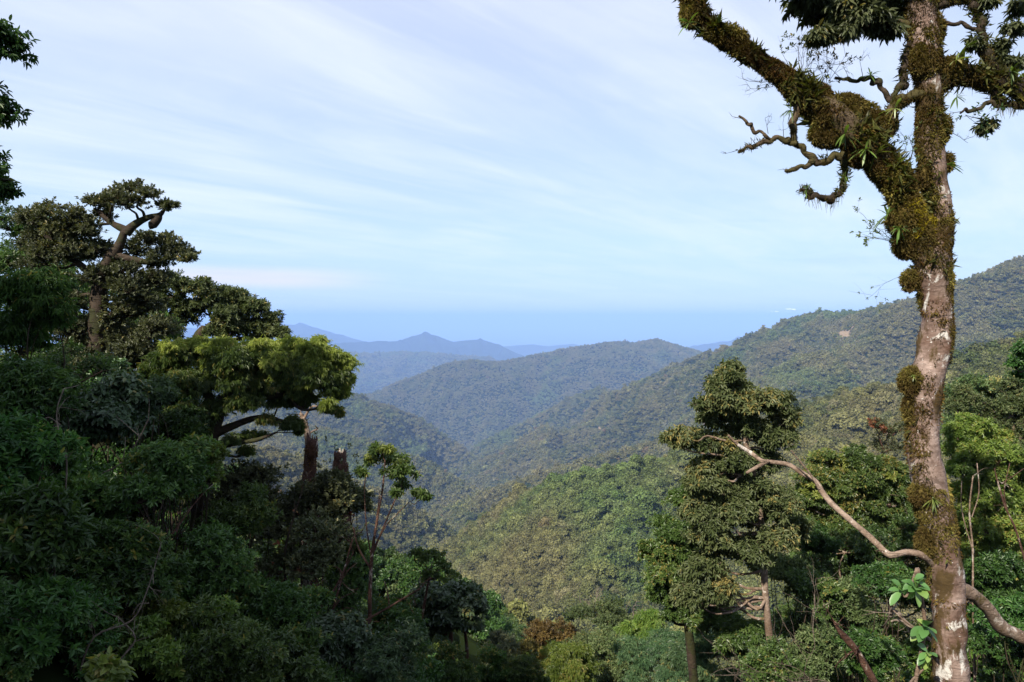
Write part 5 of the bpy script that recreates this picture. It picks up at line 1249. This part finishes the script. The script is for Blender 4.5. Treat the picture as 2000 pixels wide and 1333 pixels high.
SIL_Y = [430, 470, 600, 760, 960, 975, 1000, 1190, 1230, 1260, 1310, 1270, 1120, 1060, 990, 960, 900, 850]
def undergrowth(rmin, rmax, sp, smin, smax, label, crest=None):
    X, Y = grid_pts(rmin, rmax, sp, 44)
    n = len(X); s_ = smin + (smax - smin) * rng.random(n) ** 1.5; Z = height(X, Y) + s_ * rng.uniform(.3, .8, n)
    pitch = PITCH; fz = Y * math.cos(pitch) + (Z + s_ * .8) * math.sin(pitch); uz = -Y * math.sin(pitch) + (Z + s_ * .8) * math.cos(pitch)
    px = 1000 + F * X / fz; py = 666.5 - F * uz / fz
    hw = F * s_ / fz
    lim = np.maximum(np.maximum(np.interp(px - hw * .8, SIL_X, SIL_Y), np.interp(px + hw * .8, SIL_X, SIL_Y)), np.interp(px, SIL_X, SIL_Y))
    k = ((py > lim) | (Y > 65)) & ~((Y < 10) & (px + hw > 1790) & (px - hw < 1930))
    if crest: k = k & seen(X, Y, Z, s_.max())
    X, Y, Z, s_ = X[k], Y[k], Z[k], s_[k]; n = len(X); print('undergrowth', n)
    o = gn_scatter('undergrowth', np.stack([X, Y, Z], -1), s_, rng.random(n) * 6.28, rng.integers(0, len(SB), n), SB)
    tag(o, label, 'undergrowth', None, 'stuff')
undergrowth(6.5, 22, .95, .45, .95, 'dense leafy undergrowth on the slope below the viewpoint')
undergrowth(22, 65, 1.7, 1.1, 2.2, 'leafy undergrowth further down the slope')
undergrowth(65, 190, 2.9, 1.8, 3.8, 'green forest crowns on the slope between viewpoint and gorge', True)

# ------------------------------------------------------------------ small low clouds far out over the plain, above the haze
mc, q = new_mat('cloud_white'); bs = q.node('ShaderNodeBsdfPrincipled'); bs.inputs['Base Color'].default_value = (.93, .94, .96, 1); bs.inputs['Roughness'].default_value = 1
bs.inputs['Specular IOR Level'].default_value = 0; q.l.new(bs.outputs[0], q.out.inputs[0])
CB = Bag(); IVc, ITc = ico(3)
for px, py, wd_, n_ in [(1543, 605, 16, 7), (1512, 609, 14, 3)]:
    for _ in range(n_):
        c = P(px + rng.normal() * wd_ * .62, py - rng.normal() * .8, 42000 + rng.normal() * 900); sz = rng.uniform(22, 62) * (1 + wd_ / 60)
        V = IVc * (1 + .6 * (fbm(IVc * 2.2 + rng.random() * 50, 3, 3) - .5))[:, None] * np.array([sz * 1.5, sz, sz * .5]) + c
        V[:, 2] = np.maximum(V[:, 2], 235); CB.add(V, None, ITc, .5)
tag(link('clouds', CB.data('clouds', mc)), 'small white low clouds lined up above the hazy plain', 'clouds', None, 'stuff')

# ------------------------------------------------------------------ haze: the blue air over the valley
def add_haze():
    hb = Bag()
    x, y0, y1, z0, z1 = 425000, -425000, 425000, -1402, 200
    V = [(sx * x, yy, zz) for zz in (z0, z1) for yy in (y0, y1) for sx in (-1, 1)]
    hb.add(V, [(0, 2, 3, 1), (4, 5, 7, 6), (0, 1, 5, 4), (2, 6, 7, 3), (0, 4, 6, 2), (1, 3, 7, 5)])
    m, q = new_mat('haze')
    pv = q.node('ShaderNodeVolumePrincipled')
    pv.inputs['Color'].default_value = (0.345, 0.535, 0.96, 1); pv.inputs['Density'].default_value = 7.2e-5
    pv.inputs['Anisotropy'].default_value = -0.1
    q.l.new(pv.outputs[0], q.out.inputs['Volume'])
    tag(link('haze', hb.data('haze', m, smooth=False)), kind='stuff')
add_haze()
